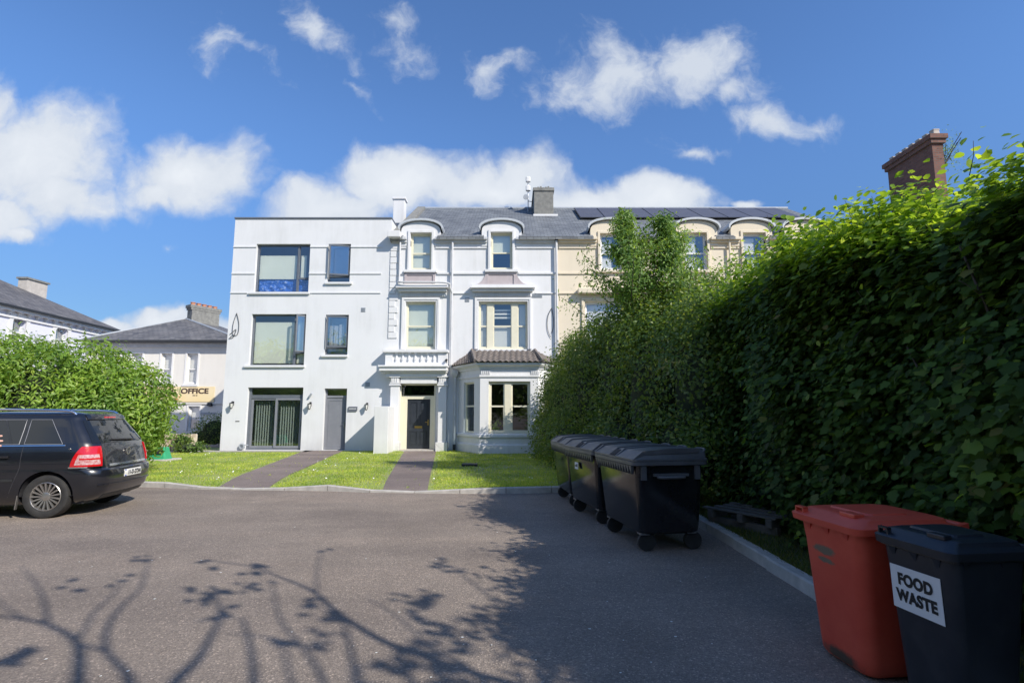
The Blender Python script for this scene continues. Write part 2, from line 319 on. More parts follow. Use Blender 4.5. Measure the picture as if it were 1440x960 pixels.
def glass(name, refl=.16, tint=(.86,.9,.9)):
    m = bpy.data.materials.new(name); m.use_nodes = True; t = m.node_tree; t.nodes.clear(); MATS[name] = m
    tr = mnode(t, 'ShaderNodeBsdfTransparent'); tr.inputs[0].default_value = (*tint, 1)
    gl = mnode(t, 'ShaderNodeBsdfGlossy'); gl.inputs['Roughness'].default_value = .012; gl.inputs['Color'].default_value = (.95,.97,1,1)
    tcx = mnode(t, 'ShaderNodeTexCoord'); nz = mnode(t, 'ShaderNodeTexNoise'); nz.inputs['Scale'].default_value = 1.6; t.links.new(tcx.outputs['Object'], nz.inputs['Vector'])
    bp = mnode(t, 'ShaderNodeBump'); bp.inputs['Strength'].default_value = .06; bp.inputs['Distance'].default_value = .05; t.links.new(nz.outputs['Fac'], bp.inputs['Height']); t.links.new(bp.outputs[0], gl.inputs['Normal'])
    fr = mnode(t, 'ShaderNodeLayerWeight'); pw = mnode(t, 'ShaderNodeMath', operation='POWER'); t.links.new(fr.outputs['Facing'], pw.inputs[0]); pw.inputs[1].default_value = 4
    ad = mnode(t, 'ShaderNodeMath', operation='MULTIPLY_ADD'); t.links.new(pw.outputs[0], ad.inputs[0]); ad.inputs[1].default_value = .8; ad.inputs[2].default_value = refl + .05
    mx = mnode(t, 'ShaderNodeMixShader'); t.links.new(ad.outputs[0], mx.inputs[0]); t.links.new(tr.outputs[0], mx.inputs[1]); t.links.new(gl.outputs[0], mx.inputs[2])
    o = mnode(t, 'ShaderNodeOutputMaterial'); t.links.new(mx.outputs[0], o.inputs[0])
glass('window_glass', .17, (.97,.98,.98)); glass('dark_glass', .05, (.8,.84,.84))
m, t, b = new_mat('car_glass'); b.inputs['Base Color'].default_value = (.012,.014,.016,1); b.inputs['Roughness'].default_value = .03; b.inputs['Specular IOR Level'].default_value = .8

def leafmat(name, cols, trans=.35, rough=.42, spec=.4):
    """each leaf its own green (random per island), light shining through"""
    m = bpy.data.materials.new(name); m.use_nodes = True; t = m.node_tree; t.nodes.clear(); MATS[name] = m
    g = mnode(t, 'ShaderNodeNewGeometry')
    c = ramp(t, g.outputs['Random Per Island'], cols)
    tcx = mnode(t, 'ShaderNodeTexCoord'); nz = mnode(t, 'ShaderNodeTexNoise'); nz.inputs['Scale'].default_value = 1.1; nz.inputs['Detail'].default_value = 3; t.links.new(tcx.outputs['Object'], nz.inputs['Vector'])
    cl = ramp(t, nz.outputs['Fac'], [(.35,(.72,.78,.8)),(.65,(1.25,1.15,1.0))])
    mx = mnode(t, 'ShaderNodeMix', data_type='RGBA', blend_type='MULTIPLY'); mx.inputs[0].default_value = 1; t.links.new(c, mx.inputs[6]); t.links.new(cl, mx.inputs[7])
    b = mnode(t, 'ShaderNodeBsdfPrincipled'); t.links.new(mx.outputs[2], b.inputs['Base Color']); b.inputs['Roughness'].default_value = rough; b.inputs['Specular IOR Level'].default_value = spec
    tr = mnode(t, 'ShaderNodeBsdfTranslucent')
    ty = mnode(t, 'ShaderNodeMix', data_type='RGBA', blend_type='MULTIPLY'); ty.inputs[0].default_value = 1; t.links.new(mx.outputs[2], ty.inputs[6]); ty.inputs[7].default_value = (2.6, 2.3, .9, 1)
    t.links.new(ty.outputs[2], tr.inputs[0])
    ms = mnode(t, 'ShaderNodeMixShader'); ms.inputs[0].default_value = trans; t.links.new(b.outputs[0], ms.inputs[1]); t.links.new(tr.outputs[0], ms.inputs[2])
    o = mnode(t, 'ShaderNodeOutputMaterial'); t.links.new(ms.outputs[0], o.inputs[0])
leafmat('hedge_leaf', [(0,(.032,.062,.014)),(.4,(.055,.105,.022)),(.75,(.085,.160,.028)),(.95,(.13,.22,.04)),(1,(.17,.15,.06))], .42, .55, .22)
leafmat('top_lit_leaf', [(0,(.13,.24,.03)),(.5,(.20,.33,.045)),(1,(.30,.42,.08))], .45)  # brighter green that paints sunlight onto the hedge top
leafmat('shrub_leaf', [(0,(.060,.110,.030)),(.45,(.10,.175,.042)),(.8,(.15,.235,.055)),(1,(.22,.26,.09))], .4)
leafmat('tree_leaf', [(0,(.09,.17,.045)),(.5,(.15,.26,.065)),(1,(.22,.34,.08))], .4)
leafmat('laurel_leaf', [(0,(.10,.19,.035)),(.4,(.16,.28,.045)),(.8,(.22,.35,.06)),(1,(.30,.40,.10))], .35, .4, .4)
leafmat('grass_blade', [(0,(.22,.33,.06)),(.5,(.31,.42,.085)),(.85,(.38,.46,.11)),(1,(.50,.48,.22))], .35, .6, .2)
mottled('verge_shade_ground', (.045,.055,.025), (.09,.10,.04), 3, .95, .6, 60, detail=10)  # verge ground coloured darker to paint in the hedge's shade
leafmat('verge_shade_blade', [(0,(.05,.08,.02)),(.6,(.09,.13,.03)),(1,(.17,.15,.06))], .3, .6, .2)  # same grass as the lawn, with the hedge's shade put into its colour
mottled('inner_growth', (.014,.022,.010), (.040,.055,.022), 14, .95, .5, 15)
mottled('lawn_base', (.27,.28,.11), (.25,.33,.09), 1.9, .95, .6, 60, detail=10)

# ---------------------------------------------------------------- builders
def tag(o, label=None, cat=None, group=None, kind=None):
    for k, v_ in (('label', label), ('category', cat), ('group', group), ('kind', kind)):
        if v_: o[k] = v_
    return o
def empty(name, loc, rz=0):
    o = bpy.data.objects.new(name, None); COL.objects.link(o); o.location = loc; o.rotation_euler = (0, 0, rz); o.empty_display_size = .3
    return o
class MB:
    def __init__(s): s.v = []; s.f = []
    def box(s, x0, x1, y0, y1, z0, z1):
        if x0 > x1: x0, x1 = x1, x0
        if y0 > y1: y0, y1 = y1, y0
        if z0 > z1: z0, z1 = z1, z0
        n = len(s.v); s.v += [(x0,y0,z0),(x1,y0,z0),(x1,y1,z0),(x0,y1,z0),(x0,y0,z1),(x1,y0,z1),(x1,y1,z1),(x0,y1,z1)]
        s.f += [tuple(n+i for i in q) for q in ((3,2,1,0),(4,5,6,7),(0,1,5,4),(1,2,6,5),(2,3,7,6),(3,0,4,7))]; return s
    def obox(s, o, ax, ay, az):
        """box from corner o spanned by three vectors"""
        o, ax, ay, az = map(Vector, (o, ax, ay, az)); n = len(s.v)
        s.v += [tuple(q) for q in (o, o+ax, o+ax+ay, o+ay, o+az, o+ax+az, o+ax+ay+az, o+ay+az)]
        s.f += [tuple(n+i for i in q) for q in ((3,2,1,0),(4,5,6,7),(0,1,5,4),(1,2,6,5),(2,3,7,6),(3,0,4,7))]; return s
    def poly(s, pts):
        n = len(s.v); s.v += [tuple(p) for p in pts]; s.f.append(tuple(range(n, n+len(pts)))); return s
    def prism(s, pts, d):
        """polygon extruded by vector d"""
        n = len(s.v); k = len(pts); d = Vector(d); pts = [Vector(p) for p in pts]
        s.v += [tuple(p) for p in pts] + [tuple(p+d) for p in pts]
        s.f.append(tuple(range(n+k-1, n-1, -1))); s.f.append(tuple(range(n+k, n+2*k)))
        for i in range(k): j = (i+1) % k; s.f.append((n+i, n+j, n+k+j, n+k+i))
        return s
    def tube(s, pts, r, seg=8, cap=True):
        pts = [Vector(p) for p in pts]; rr = r if isinstance(r, (list, tuple)) else [r]*len(pts)
        n0 = len(s.v); up = None
        for i, p in enumerate(pts):
            d = (pts[min(i+1, len(pts)-1)] - pts[max(i-1, 0)]).normalized()
            if up is None: up = Vector((0,0,1)) if abs(d.z) < .9 else Vector((1,0,0))
            a = d.cross(up).normalized(); bb = a.cross(d).normalized(); up = bb
            for k in range(seg):
                t_ = 2*math.pi*k/seg; q = p + (a*math.cos(t_) + bb*math.sin(t_))*rr[i]; s.v.append(tuple(q))
        for i in range(len(pts)-1):
            for k in range(seg):
                k2 = (k+1) % seg; s.f.append((n0+i*seg+k, n0+i*seg+k2, n0+(i+1)*seg+k2, n0+(i+1)*seg+k))
        if cap:
            s.f.append(tuple(n0+k for k in range(seg-1, -1, -1))); e = n0+(len(pts)-1)*seg; s.f.append(tuple(e+k for k in range(seg)))
        return s
    def rings(s, rings, cap=True):
        """closed loft through rings of equal point count"""
        n0 = len(s.v); k = len(rings[0])
        for r_ in rings: s.v += [tuple(p) for p in r_]
        for i in range(len(rings)-1):
            for j in range(k):
                j2 = (j+1) % k; s.f.append((n0+i*k+j, n0+i*k+j2, n0+(i+1)*k+j2, n0+(i+1)*k+j))
        if cap:
            s.f.append(tuple(n0+j for j in range(k-1, -1, -1))); e = n0+(len(rings)-1)*k; s.f.append(tuple(e+j for j in range(k)))
        return s
    def disc(s, c, r0, r1, depth, axis='y', seg=28):
        """ring or disc (r0=0) with thickness along axis"""
        def P(r_, a, d):
            u_, w_ = r_*math.cos(a), r_*math.sin(a)
            return {'y': (c[0]+u_, c[1]+d, c[2]+w_), 'x': (c[0]+d, c[1]+u_, c[2]+w_), 'z': (c[0]+u_, c[1]+w_, c[2]+d)}[axis]
        A = [2*math.pi*i/seg for i in range(seg)]
        if r0 <= 0: s.rings([[P(r1, a, 0) for a in A], [P(r1, a, depth) for a in A]])
        else:
            rr = [[P(r0, a, 0) for a in A], [P(r1, a, 0) for a in A], [P(r1, a, depth) for a in A], [P(r0, a, depth) for a in A]]
            s.rings(rr + [rr[0]], cap=False)
        return s
    def wall(s, x0, x1, z0, z1, Y, depth, holes):
        """front wall facing -Y with real openings; holes=(x0,x1,z0,z1)"""
        xs = sorted({x0, x1, *[h[0] for h in holes], *[h[1] for h in holes]}); zs = sorted({z0, z1, *[h[2] for h in holes], *[h[3] for h in holes]})
        xs = [x for x in xs if x0 <= x <= x1]; zs = [z for z in zs if z0 <= z <= z1]
        def inh(x, z): return any(h[0] < x < h[1] and h[2] < z < h[3] for h in holes)
        for Yp in (Y, Y+depth):
            for i in range(len(xs)-1):
                for j in range(len(zs)-1):
                    if not inh((xs[i]+xs[i+1])/2, (zs[j]+zs[j+1])/2):
                        q = [(xs[i],Yp,zs[j]),(xs[i+1],Yp,zs[j]),(xs[i+1],Yp,zs[j+1]),(xs[i],Yp,zs[j+1])]
                        s.poly(q if Yp == Y else q[::-1])
        for h in holes:
            a, b_, c, d = h
            for q in (((a,c),(a,d)), ((a,d),(b_,d)), ((b_,d),(b_,c)), ((b_,c),(a,c))):
                (xa,za),(xb,zb) = q
                if za == zb and za in (z0, z1): continue
                s.poly([(xa,Y,za),(xb,Y,zb),(xb,Y+depth,zb),(xa,Y+depth,za)])
        s.poly([(x0,Y,z0),(x0,Y,z1),(x0,Y+depth,z1),(x0,Y+depth,z0)]); s.poly([(x1,Y,z1),(x1,Y,z0),(x1,Y+depth,z0),(x1,Y+depth,z1)])
        for i in range(len(xs)-1):
            if not inh((xs[i]+xs[i+1])/2, z1-.001): s.poly([(xs[i],Y,z1),(xs[i+1],Y,z1),(xs[i+1],Y+depth,z1),(xs[i],Y+depth,z1)])
        return s
    def build(s, name, mat, parent=None, smooth=False, bevel=0, seg=2, auto=False):
        me = bpy.data.meshes.new(name); me.from_pydata(s.v, [], s.f); me.update()
        if auto or bevel or smooth:
            bm = bmesh.new(); bm.from_mesh(me)
            if bevel: bmesh.ops.remove_doubles(bm, verts=bm.verts, dist=1e-5)
            bmesh.ops.recalc_face_normals(bm, faces=bm.faces)
            if bevel:
                ed = [e for e in bm.edges if len(e.link_faces) == 2 and e.calc_face_angle(0) > .6]
                bmesh.ops.bevel(bm, geom=ed, offset=bevel, segments=seg, affect='EDGES', profile=.5, clamp_overlap=True)
            bm.to_mesh(me); bm.free()
        o = bpy.data.objects.new(name, me); COL.objects.link(o); me.materials.append(MATS[mat])
        if smooth:
            me.polygons.foreach_set('use_smooth', [True]*len(me.polygons))
            if smooth != 'full':
                try: me.set_sharp_from_angle(angle=R(38))
                except Exception: pass
        adopt(o, parent); return o
def adopt(o, parent):
    if parent is not None:
        o.parent = parent
        if parent.type == 'EMPTY' and parent.rotation_euler.z == 0 and parent.get('world_built'):
            o.matrix_parent_inverse = Matrix.Translation(-parent.location)
def wroot(name, loc):
    """thing whose parts are written in world coordinates"""
    o = empty(name, loc); o['world_built'] = 1; return o
def text_obj(name, body, size, mat, loc, rot, parent=None, depth=.002, bold=0, align='CENTER', sx=1.0, spacing=1.0):
    cu = bpy.data.curves.new(name, 'FONT'); cu.body = body; cu.size = size; cu.extrude = depth; cu.offset = bold; cu.align_x = align; cu.align_y = 'CENTER'
    cu.space_character = spacing
    to = bpy.data.objects.new(name, cu); COL.objects.link(to)
    dg = bpy.context.evaluated_depsgraph_get(); me = bpy.data.meshes.new_from_object(to.evaluated_get(dg)); me.name = name
    bpy.data.objects.remove(to); bpy.data.curves.remove(cu)
    for v_ in me.vertices: v_.co.x *= sx
    o = bpy.data.objects.new(name, me); COL.objects.link(o); me.materials.clear(); me.materials.append(MATS[mat])
    if isinstance(rot, Matrix): me.transform(Matrix.Translation(loc) @ rot.to_4x4())
    else:
        from mathutils import Euler
        me.transform(Matrix.Translation(loc) @ Euler(rot).to_matrix().to_4x4())
    adopt(o, parent); return o
def rrect(w, d, r_, z, n=4, cx=0, cy=0):
    pts = []
    for (sx_, sy_, a0) in ((1,1,0),(-1,1,90),(-1,-1,180),(1,-1,270)):
        for i in range(n+1):
            a = R(a0 + 90*i/n); pts.append((cx+sx_*(w/2-r_)+r_*math.cos(a), cy+sy_*(d/2-r_)+r_*math.sin(a), z))
    return pts

# leaves ---------------------------------------------------------
T_OVAL = (np.array([[0,0,0],[.3,.26,.05],[.7,.24,.02],[1,0,-.1],[.7,-.24,.02],[.3,-.26,.05],[.5,0,-.02]]), [(0,6,1),(1,6,3,2),(0,5,6),(5,4,3,6)])
T_LONG = (np.array([[0,0,0],[.35,.16,.04],[.72,.13,.0],[1,0,-.12],[.72,-.13,.0],[.35,-.16,.04],[.5,0,-.03]]), [(0,6,1),(1,6,3,2),(0,5,6),(5,4,3,6)])
T_BROAD = (np.array([[0,0,0],[.22,.30,.04],[.62,.33,.02],[1,0,-.12],[.62,-.33,.02],[.22,-.30,.04],[.5,0,-.03]]), [(0,6,1),(1,6,3,2),(0,5,6),(5,4,3,6)])
T_RHOMB = (np.array([[0,0,0],[.5,.3,.06],[1,0,-.06],[.5,-.3,.06]]), [(0,2,1),(0,3,2)])
_a = [(-.02,0),(.02,.34),(.22,.22),(.36,.5),(.56,.24),(1,0),(.56,-.24),(.36,-.5),(.22,-.22),(.02,-.34)]
T_LOBED = (np.array([[.33,0,-.03]] + [[x, y, .05*abs(y)*2-.08*x] for x, y in _a]), [(0, i+1, (i+1) % 10+1) for i in range(10)])
_b = [(-.06,0),(-.06,.2),(.08,.46),(.28,.36),(.5,.52),(.62,.28),(1,0),(.62,-.28),(.5,-.52),(.28,-.36),(.08,-.46),(-.06,-.2)]
T_MAPLE = (np.array([[.33,0,-.03]] + [[x, y, .06*abs(y)-.10*x] for x, y in _b]), [(0, i+1, (i+1) % 12+1) for i in range(12)])
T_BLADE = (np.array([[-.05,0,0],[.05,0,0],[.0,.12,1.]]), [(0,1,2)])
def scatter(name, mat, parent, P, Nn, S, tmpl, droop=.35, jit=.5, kind=None, rng=RNG):
    """one mesh of many leaves at points P facing Nn"""
    P = np.asarray(P, float); Nn = np.asarray(Nn, float); n = len(P)
    tv, tf = tmpl
    z = Nn + rng.normal(0, jit, (n, 3)); z /= np.linalg.norm(z, axis=1, keepdims=True) + 1e-9
    d = rng.normal(0, 1, (n, 3)); d[:, 2] -= droop*1.5
    x = d - (d*z).sum(1, keepdims=True)*z; x /= np.linalg.norm(x, axis=1, keepdims=True) + 1e-9
    y = np.cross(z, x)
    V = P[:, None, :] + (tv[None, :, 0:1]*x[:, None, :] + tv[None, :, 1:2]*y[:, None, :] + tv[None, :, 2:3]*z[:, None, :])*np.asarray(S)[:, None, None]
    return fast_mesh(name, mat, parent, V, tf, kind)
def fast_mesh(name, mat, parent, V, tf, kind=None):
    n, k = V.shape[0], V.shape[1]
    me = bpy.data.meshes.new(name); me.vertices.add(n*k); me.vertices.foreach_set('co', V.reshape(-1).astype(np.float32))
    sizes = np.array([len(f) for f in tf]); flat = np.concatenate([np.array(f) for f in tf])
    li = (flat[None, :] + (np.arange(n)*k)[:, None]).reshape(-1)
    me.loops.add(len(li)); me.loops.foreach_set('vertex_index', li.astype(np.int32))
    tot = np.tile(sizes, n); st = np.concatenate([[0], np.cumsum(tot)[:-1]])
    me.polygons.add(len(tot)); me.polygons.foreach_set('loop_start', st.astype(np.int32)); me.polygons.foreach_set('loop_total', tot.astype(np.int32))
    me.update(calc_edges=True); me.materials.append(MATS[mat])
    o = bpy.data.objects.new(name, me); COL.objects.link(o); adopt(o, parent)
    if kind: o['kind'] = kind
    return o

# ---------------------------------------------------------------- ground
def sheet(name, mat, pts, z, kind='structure', nx=1):
    o = MB().poly([(x, y, z) for x, y in pts]).build(name, mat); tag(o, kind=kind); return o
sheet('ground', 'asphalt', [(-400,-400),(400,-400),(400,900),(-400,900)], 0)
LZ = .10
def kerb_y(x):      # front kerb line of the lawns, slightly bowed
    return np.interp(x, [-13, -8.07, -6.2, -5.1, -3.86, -2.57, -1.7, -.4, .7, 2.6], [12.6, 12.15, 11.68, 11.62, 11.5, 11.24, 11.2, 11.08, 11.25, 11.35])
def kerb_h(x):      # dropped where the two paths meet the car park
    return np.interp(x, [-13, -7.3, -6.3, -5.05, -3.9, -3.6, -2.65, -1.65, -.6, 3], [.11, .11, .03, .03, .12, .12, .03, .03, .12, .12])
# lawn sheet: follows the kerb height at its front edge
def lawn():
    mb = MB(); xs = np.linspace(-13, 3.4, 70); rows = []
    for x in xs:
        y0 = kerb_y(min(x, 2.7))+.13 if x < 2.75 else 11.4; h = kerb_h(x)-.01
        rows.append([(x, y0, h), (x, y0+.6, h+(LZ-h)*.6), (x, y0+1.4, LZ), (x, 16, LZ), (x, 24, LZ)])
    n = 0
    for i in range(len(rows)-1):
        for j in range(4): mb.poly([rows[i][j], rows[i+1][j], rows[i+1][j+1], rows[i][j+1]])
    o = mb.build('lawn', 'lawn_base', smooth='full'); tag(o, kind='structure')
lawn()
sheet('verge', 'verge_shade_ground', [(2.75,-6),(9,-6),(9,24),(3.38,24),(3.38,11.5),(2.75,11.5)], .095)
# tarmac paths, 6 mm above the lawn sheet; front ends ramp down to the dropped kerb
P1 = [gz(302,687,.03), gz(375,687,.03), gz(484,633,.1), gz(430,633,.1)]
P2 = [gz(537,691,.03), gz(601,691,.03), gz(607,637,.1), gz(560,637,.1)]
P2[2].y = P2[3].y = 21.9; P1[2].y = P1[3].y = 22.3
def on_path(x, y):
    for q in (P1, P2):
        f = (y-q[0].y)/(q[3].y-q[0].y)
        a = q[0].x + (q[3].x-q[0].x)*f; c = q[1].x + (q[2].x-q[1].x)*f
        if a-.02 < x < c+.02: return True
    return False
def ribbon(q, name):
    mb = MB(); K = 12; rows = []
    for i in range(K+1):
        f = (i/K)**1.6
        a = q[0].lerp(q[3], f); c = q[1].lerp(q[2], f)
        ya = kerb_y(a.x)+.11 if i == 0 else a.y; yc = kerb_y(c.x)+.11 if i == 0 else c.y
        dz = lambda x, y: (kerb_h(x)-.01) + (LZ-kerb_h(x)+.01)*np.interp(y-kerb_y(x)-.13, [0,.6,1.4], [0,.6,1]) + .012
        rows.append([(a.x, ya, dz(a.x, ya)), (c.x, yc, dz(c.x, yc))])
    for i in range(K): mb.poly([rows[i][0], rows[i][1], rows[i+1][1], rows[i+1][0]])
    tag(mb.build(name, 'path_tarmac', smooth='full'), kind='structure')
ribbon(P1, 'path'); ribbon(P2, 'path')
# strip of paving along the foot of the extension, and the drive beyond
sheet('paving', 'pavement_grey', [(-18,21.0),(-7.9,21.2),(-7.9,22.0),(-11.9,22.0),(-18,22.0)], LZ+.012)
def kerbs():
    mb = MB(); x = -13.0
    while x < 2.55:
        w = min(.92, 2.6-x); a, b_ = x+.006, x+w-.006; ya, yb = float(kerb_y(a)), float(kerb_y(b_)); ha, hb = float(kerb_h(a)), float(kerb_h(b_))
        pr = [Vector((a,ya,-.02)), Vector((a,ya,ha-.012)), Vector((a,ya+.02,ha)), Vector((a,ya+.12,ha)), Vector((a,ya+.12,-.02))]
        pq = [Vector((b_,yb,-.02)), Vector((b_,yb,hb-.012)), Vector((b_,yb+.02,hb)), Vector((b_,yb+.12,hb)), Vector((b_,yb+.12,-.02))]
        mb.rings([[*pr], [*pq]]); x += w
    y = 11.25
    while y > -5:
        xa = 2.62+.02*math.sin(y); a, b_ = y-.006, y-.9+.006
        def sec(yy): return [Vector((xa,yy,-.02)), Vector((xa+.01,yy,.105)), Vector((xa+.03,yy,.12)), Vector((xa+.13,yy,.12)), Vector((xa+.13,yy,-.02))]
        mb.rings([sec(a), sec(b_)]); y -= .9
    tag(mb.build('kerb', 'concrete', auto=True), kind='structure')
kerbs()
# grass blades on lawns and verge
def grass():
    P = []; S = []
    rng = RNG
    N_ = 120000
    x = rng.uniform(-12.9, 3.3, N_); y = 11.3 + (22.0-11.3)*rng.random(N_)**1.35
    for xx, yy in zip(x, y):
        if yy < kerb_y(min(xx, 2.6))+.1: continue
        if xx > -7.8+0 and yy > 21.9: continue
        if xx < -7.9 and yy > 21.0+.02*(xx+18): continue
        if (on_path(xx-.10, yy) or on_path(xx+.10, yy)) and rng.random() < .55: continue
        if mnoise.noise(Vector((xx*.8, yy*.8, 7))) > .25 and rng.random() < .5: continue
        if on_path(xx, yy) and mnoise.noise(Vector((xx*3, yy*3, 0))) < .55:
            if rng.random() > .012: continue
        f = np.interp(yy-kerb_y(xx)-.13, [0,.6,1.4], [0,.6,1]); h = kerb_h(xx)-.01
        P.append((xx, yy, h+(LZ-h)*f-.004))
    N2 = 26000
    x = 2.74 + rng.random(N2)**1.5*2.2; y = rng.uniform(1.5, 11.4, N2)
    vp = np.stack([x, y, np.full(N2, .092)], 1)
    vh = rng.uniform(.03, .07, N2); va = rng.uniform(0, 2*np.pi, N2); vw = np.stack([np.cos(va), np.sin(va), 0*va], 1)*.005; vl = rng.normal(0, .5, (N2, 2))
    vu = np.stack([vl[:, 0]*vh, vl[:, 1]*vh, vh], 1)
    fast_mesh('verge_grass', 'verge_shade_blade', None, np.stack([vp-vw, vp+vw, vp+vu*.55+vw*.7, vp+vu], 1), [(0,1,2,3)], 'stuff')
    P = np.array(P); n = len(P)
    tall = np.array([.75+.5*mnoise.noise(Vector((p[0]*.9, p[1]*.9, 3))) for p in P])
    H_ = (rng.uniform(.03, .065, n))*tall*1.15
    az = rng.uniform(0, 2*np.pi, n); lean = rng.normal(0, .45, (n, 2))
    wv = np.stack([np.cos(az), np.sin(az), np.zeros(n)], 1)*.0085
    up = np.stack([lean[:, 0]*H_, lean[:, 1]*H_, H_], 1)
    V = np.stack([P-wv, P+wv, P+up*.55+wv*.7, P+up], 1)
    fast_mesh('grass', 'grass_blade', None, V, [(0,1,2,3)], 'stuff')
grass()
def daisies():
    V = []
    rng = RNG
    for i in range(520):
        x = rng.uniform(-12.5, -4.6) if rng.random() < .8 else rng.uniform(-4.6, 2.2); y = rng.uniform(11.9, 20.8)
        if on_path(x, y) or mnoise.noise(Vector((x*.6, y*.6, 9))) < -.05 or y < kerb_y(x)+.3: continue
        r_ = rng.uniform(.012, .021); z = LZ+.05+rng.uniform(0, .02); tl = rng.normal(0, .3, 2)
        V.append([(x+r_*math.cos(a), y+r_*math.sin(a), z+r_*(tl[0]*math.cos(a)+tl[1]*math.sin(a))) for a in np.arange(6)*np.pi/3])
    fast_mesh('daisies', 'daisy_white', None, np.array(V), [(0,1,2,3,4,5)], 'stuff')
daisies()

# ---------------------------------------------------------------- windows
def sash_window(parent, x0, x1, z0, z1, Y, mat='cream_wood', rail=None, cols=(), fw=.055, blind=None, bmat='blind_green', gmat='window_glass', name='window', stile=.045):
    """frame with sashes; cols = x positions (a,b) of solid mullions"""
    mb = MB(); mb.box(x0,x0+fw,Y,Y+.09,z0,z1).box(x1-fw,x1,Y,Y+.09,z0,z1).box(x0+fw,x1-fw,Y,Y+.09,z1-fw,z1).box(x0+fw,x1-fw,Y-.015,Y+.09,z0,z0+fw*1.3)
    edges = [x0+fw] + [e for c in cols for e in c] + [x1-fw]
    for a, b_ in cols: mb.box(a, b_, Y-.01, Y+.09, z0+fw*1.3, z1-fw)
    zi0, zi1 = z0+fw*1.3, z1-fw
    for i in range(0, len(edges), 2):
        a, b_ = edges[i], edges[i+1]; rl = rail if rail is not None else None
        if rl:
            mb.box(a, b_, Y+.012, Y+.07, rl-.03, rl+.03)
            mb.box(a, a+stile, Y+.02, Y+.05, zi0, rl-.03).box(b_-stile, b_, Y+.02, Y+.05, zi0, rl-.03).box(a+stile, b_-stile, Y+.02, Y+.05, zi0, zi0+stile*1.3)
            mb.box(a, a+stile, Y+.035, Y+.065, rl+.03, zi1).box(b_-stile, b_, Y+.035, Y+.065, rl+.03, zi1).box(a+stile, b_-stile, Y+.035, Y+.065, zi1-stile, zi1)
    w = mb.build(name, mat, parent)
    MB().poly([(x0+fw*.5,Y+.055,z0+fw*.6),(x1-fw*.5,Y+.055,z0+fw*.6),(x1-fw*.5,Y+.055,z1-fw*.5),(x0+fw*.5,Y+.055,z1-fw*.5)]).build('pane', gmat, w)
    if blind:
        for (fa, fb, za, zb) in blind:
            MB().box(x0+(x1-x0)*fa, x0+(x1-x0)*fb, Y+.14, Y+.146, z0+(z1-z0)*za, z0+(z1-z0)*zb).build('blind', bmat, w)
    return w
def lantern(parent, px, py, Y):
    p = at(px, py, Y); x, z = p.x, p.z
    k = MB(); k.box(x-.035,x+.035,Y-.03,Y-.002,z-.02,z+.14); k.tube([(x,Y-.02,z+.1),(x,Y-.1,z+.14),(x,Y-.15,z+.10)], .012, 6)
    s0 = [[(x+r_*math.cos(a), Y-.15+r_*math.sin(a), z+h) for a in [R(60*i+30) for i in range(6)]] for h, r_ in ((.10,.02),(.06,.085),(.05,.085))]
    k.rings(s0); s1 = [[(x+r_*math.cos(a), Y-.15+r_*math.sin(a), z+h) for a in [R(60*i+30) for i in range(6)]] for h, r_ in ((-.12,.045),(-.135,.045),(-.17,.01))]
    k.rings(s1)
    for i in range(6):
        a = R(60*i+30); k.tube([(x+.08*math.cos(a),Y-.15+.08*math.sin(a),z+.052),(x+.045*math.cos(a),Y-.15+.045*math.sin(a),z-.12)], .006, 4)
    l_ = k.build('wall_lantern', 'dark_plastic', parent)
    MB().rings([[(x+r_*math.cos(R(60*i+30)), Y-.15+r_*math.sin(R(60*i+30)), z+h) for i in range(6)] for h, r_ in ((.049,.075),(-.118,.04))]).build('lantern_glass', 'lamp_frost', l_)
mottled('lamp_frost', (.62,.62,.60), (.70,.70,.68), 5, .2, 0)
def leaf_wire(parent, pts, Y, name='wire_ornament', r_=.011):
    MB().tube([at(a, b_, Y-.03) for a, b_ in pts], r_, 5).build(name, 'wire_black', parent)
def catmull(p, n=6):
    p = [Vector(q) for q in p]; q = [p[0]]+p+[p[-1]]; out = []
    for i in range(1, len(q)-2):
        for k in range(n):
            t_ = k/n; a, b_, c, d = q[i-1], q[i], q[i+1], q[i+2]
            out.append(.5*((2*b_)+(c-a)*t_+(2*a-5*b_+4*c-d)*t_**2+(3*b_-a-3*c+d)*t_**3))
    out.append(p[-1]); return out

# ---------------------------------------------------------------- white flat-roofed extension
YF = 22.0
def H(px0, px1, py0, py1, Y=YF):
    a = at((px0+px1)/2, py1, Y); t_ = at((px0+px1)/2, py0, Y)
    m = (py0+py1)/2; return (at(px0, m, Y).x, at(px1, m, Y).x, a.z, t_.z)
ext = wroot('extension_block', (-9, YF, .1)); tag(ext, 'flat roofed white extension block with grey framed windows beside the old white house', 'building')
EX0, EX1 = at(320, 470, YF).x, at(546, 470, YF).x; EZ = at(440, 308, YF).z
e1 = H(359,435,343,411); e2 = H(461,492.5,343,397); e3 = H(352,429,441.5,513.5); e4 = H(457,489.5,442.5,499)
e5 = H(346,424.5,544.5,631.5); e6 = H(454.5,486.5,546,633)
e5 = (e5[0], e5[1], .13, e5[3]); e6 = (e6[0], e6[1], .13, e6[3])
holes = [e1,e2,e3,e4,e5,e6]
mb = MB().wall(EX0, EX1, 0, EZ, YF, .22, holes)
YB = 24.1; mb.box(EX0, EX0+.2, YF+.22, YB, 0, EZ).box(EX1-.2, EX1, YF+.22, YB, 0, EZ).box(EX0+.2, EX1-.2, YB-.2, YB, 0, EZ)
mb.build('wall', 'white_render', ext)
MB().box(EX0, EX1, YB+.003, 34, 0, 7.45).build('rear_wing', 'white_render', ext)
for zz in (at(440, 427, YF).z, at(440, 529, YF).z, EZ-.3): MB().box(EX0+.21, EX1-.21, YF+.23, YB-.21, zz-.1, zz+.1).build('floor_slab', 'interior_dark', ext)
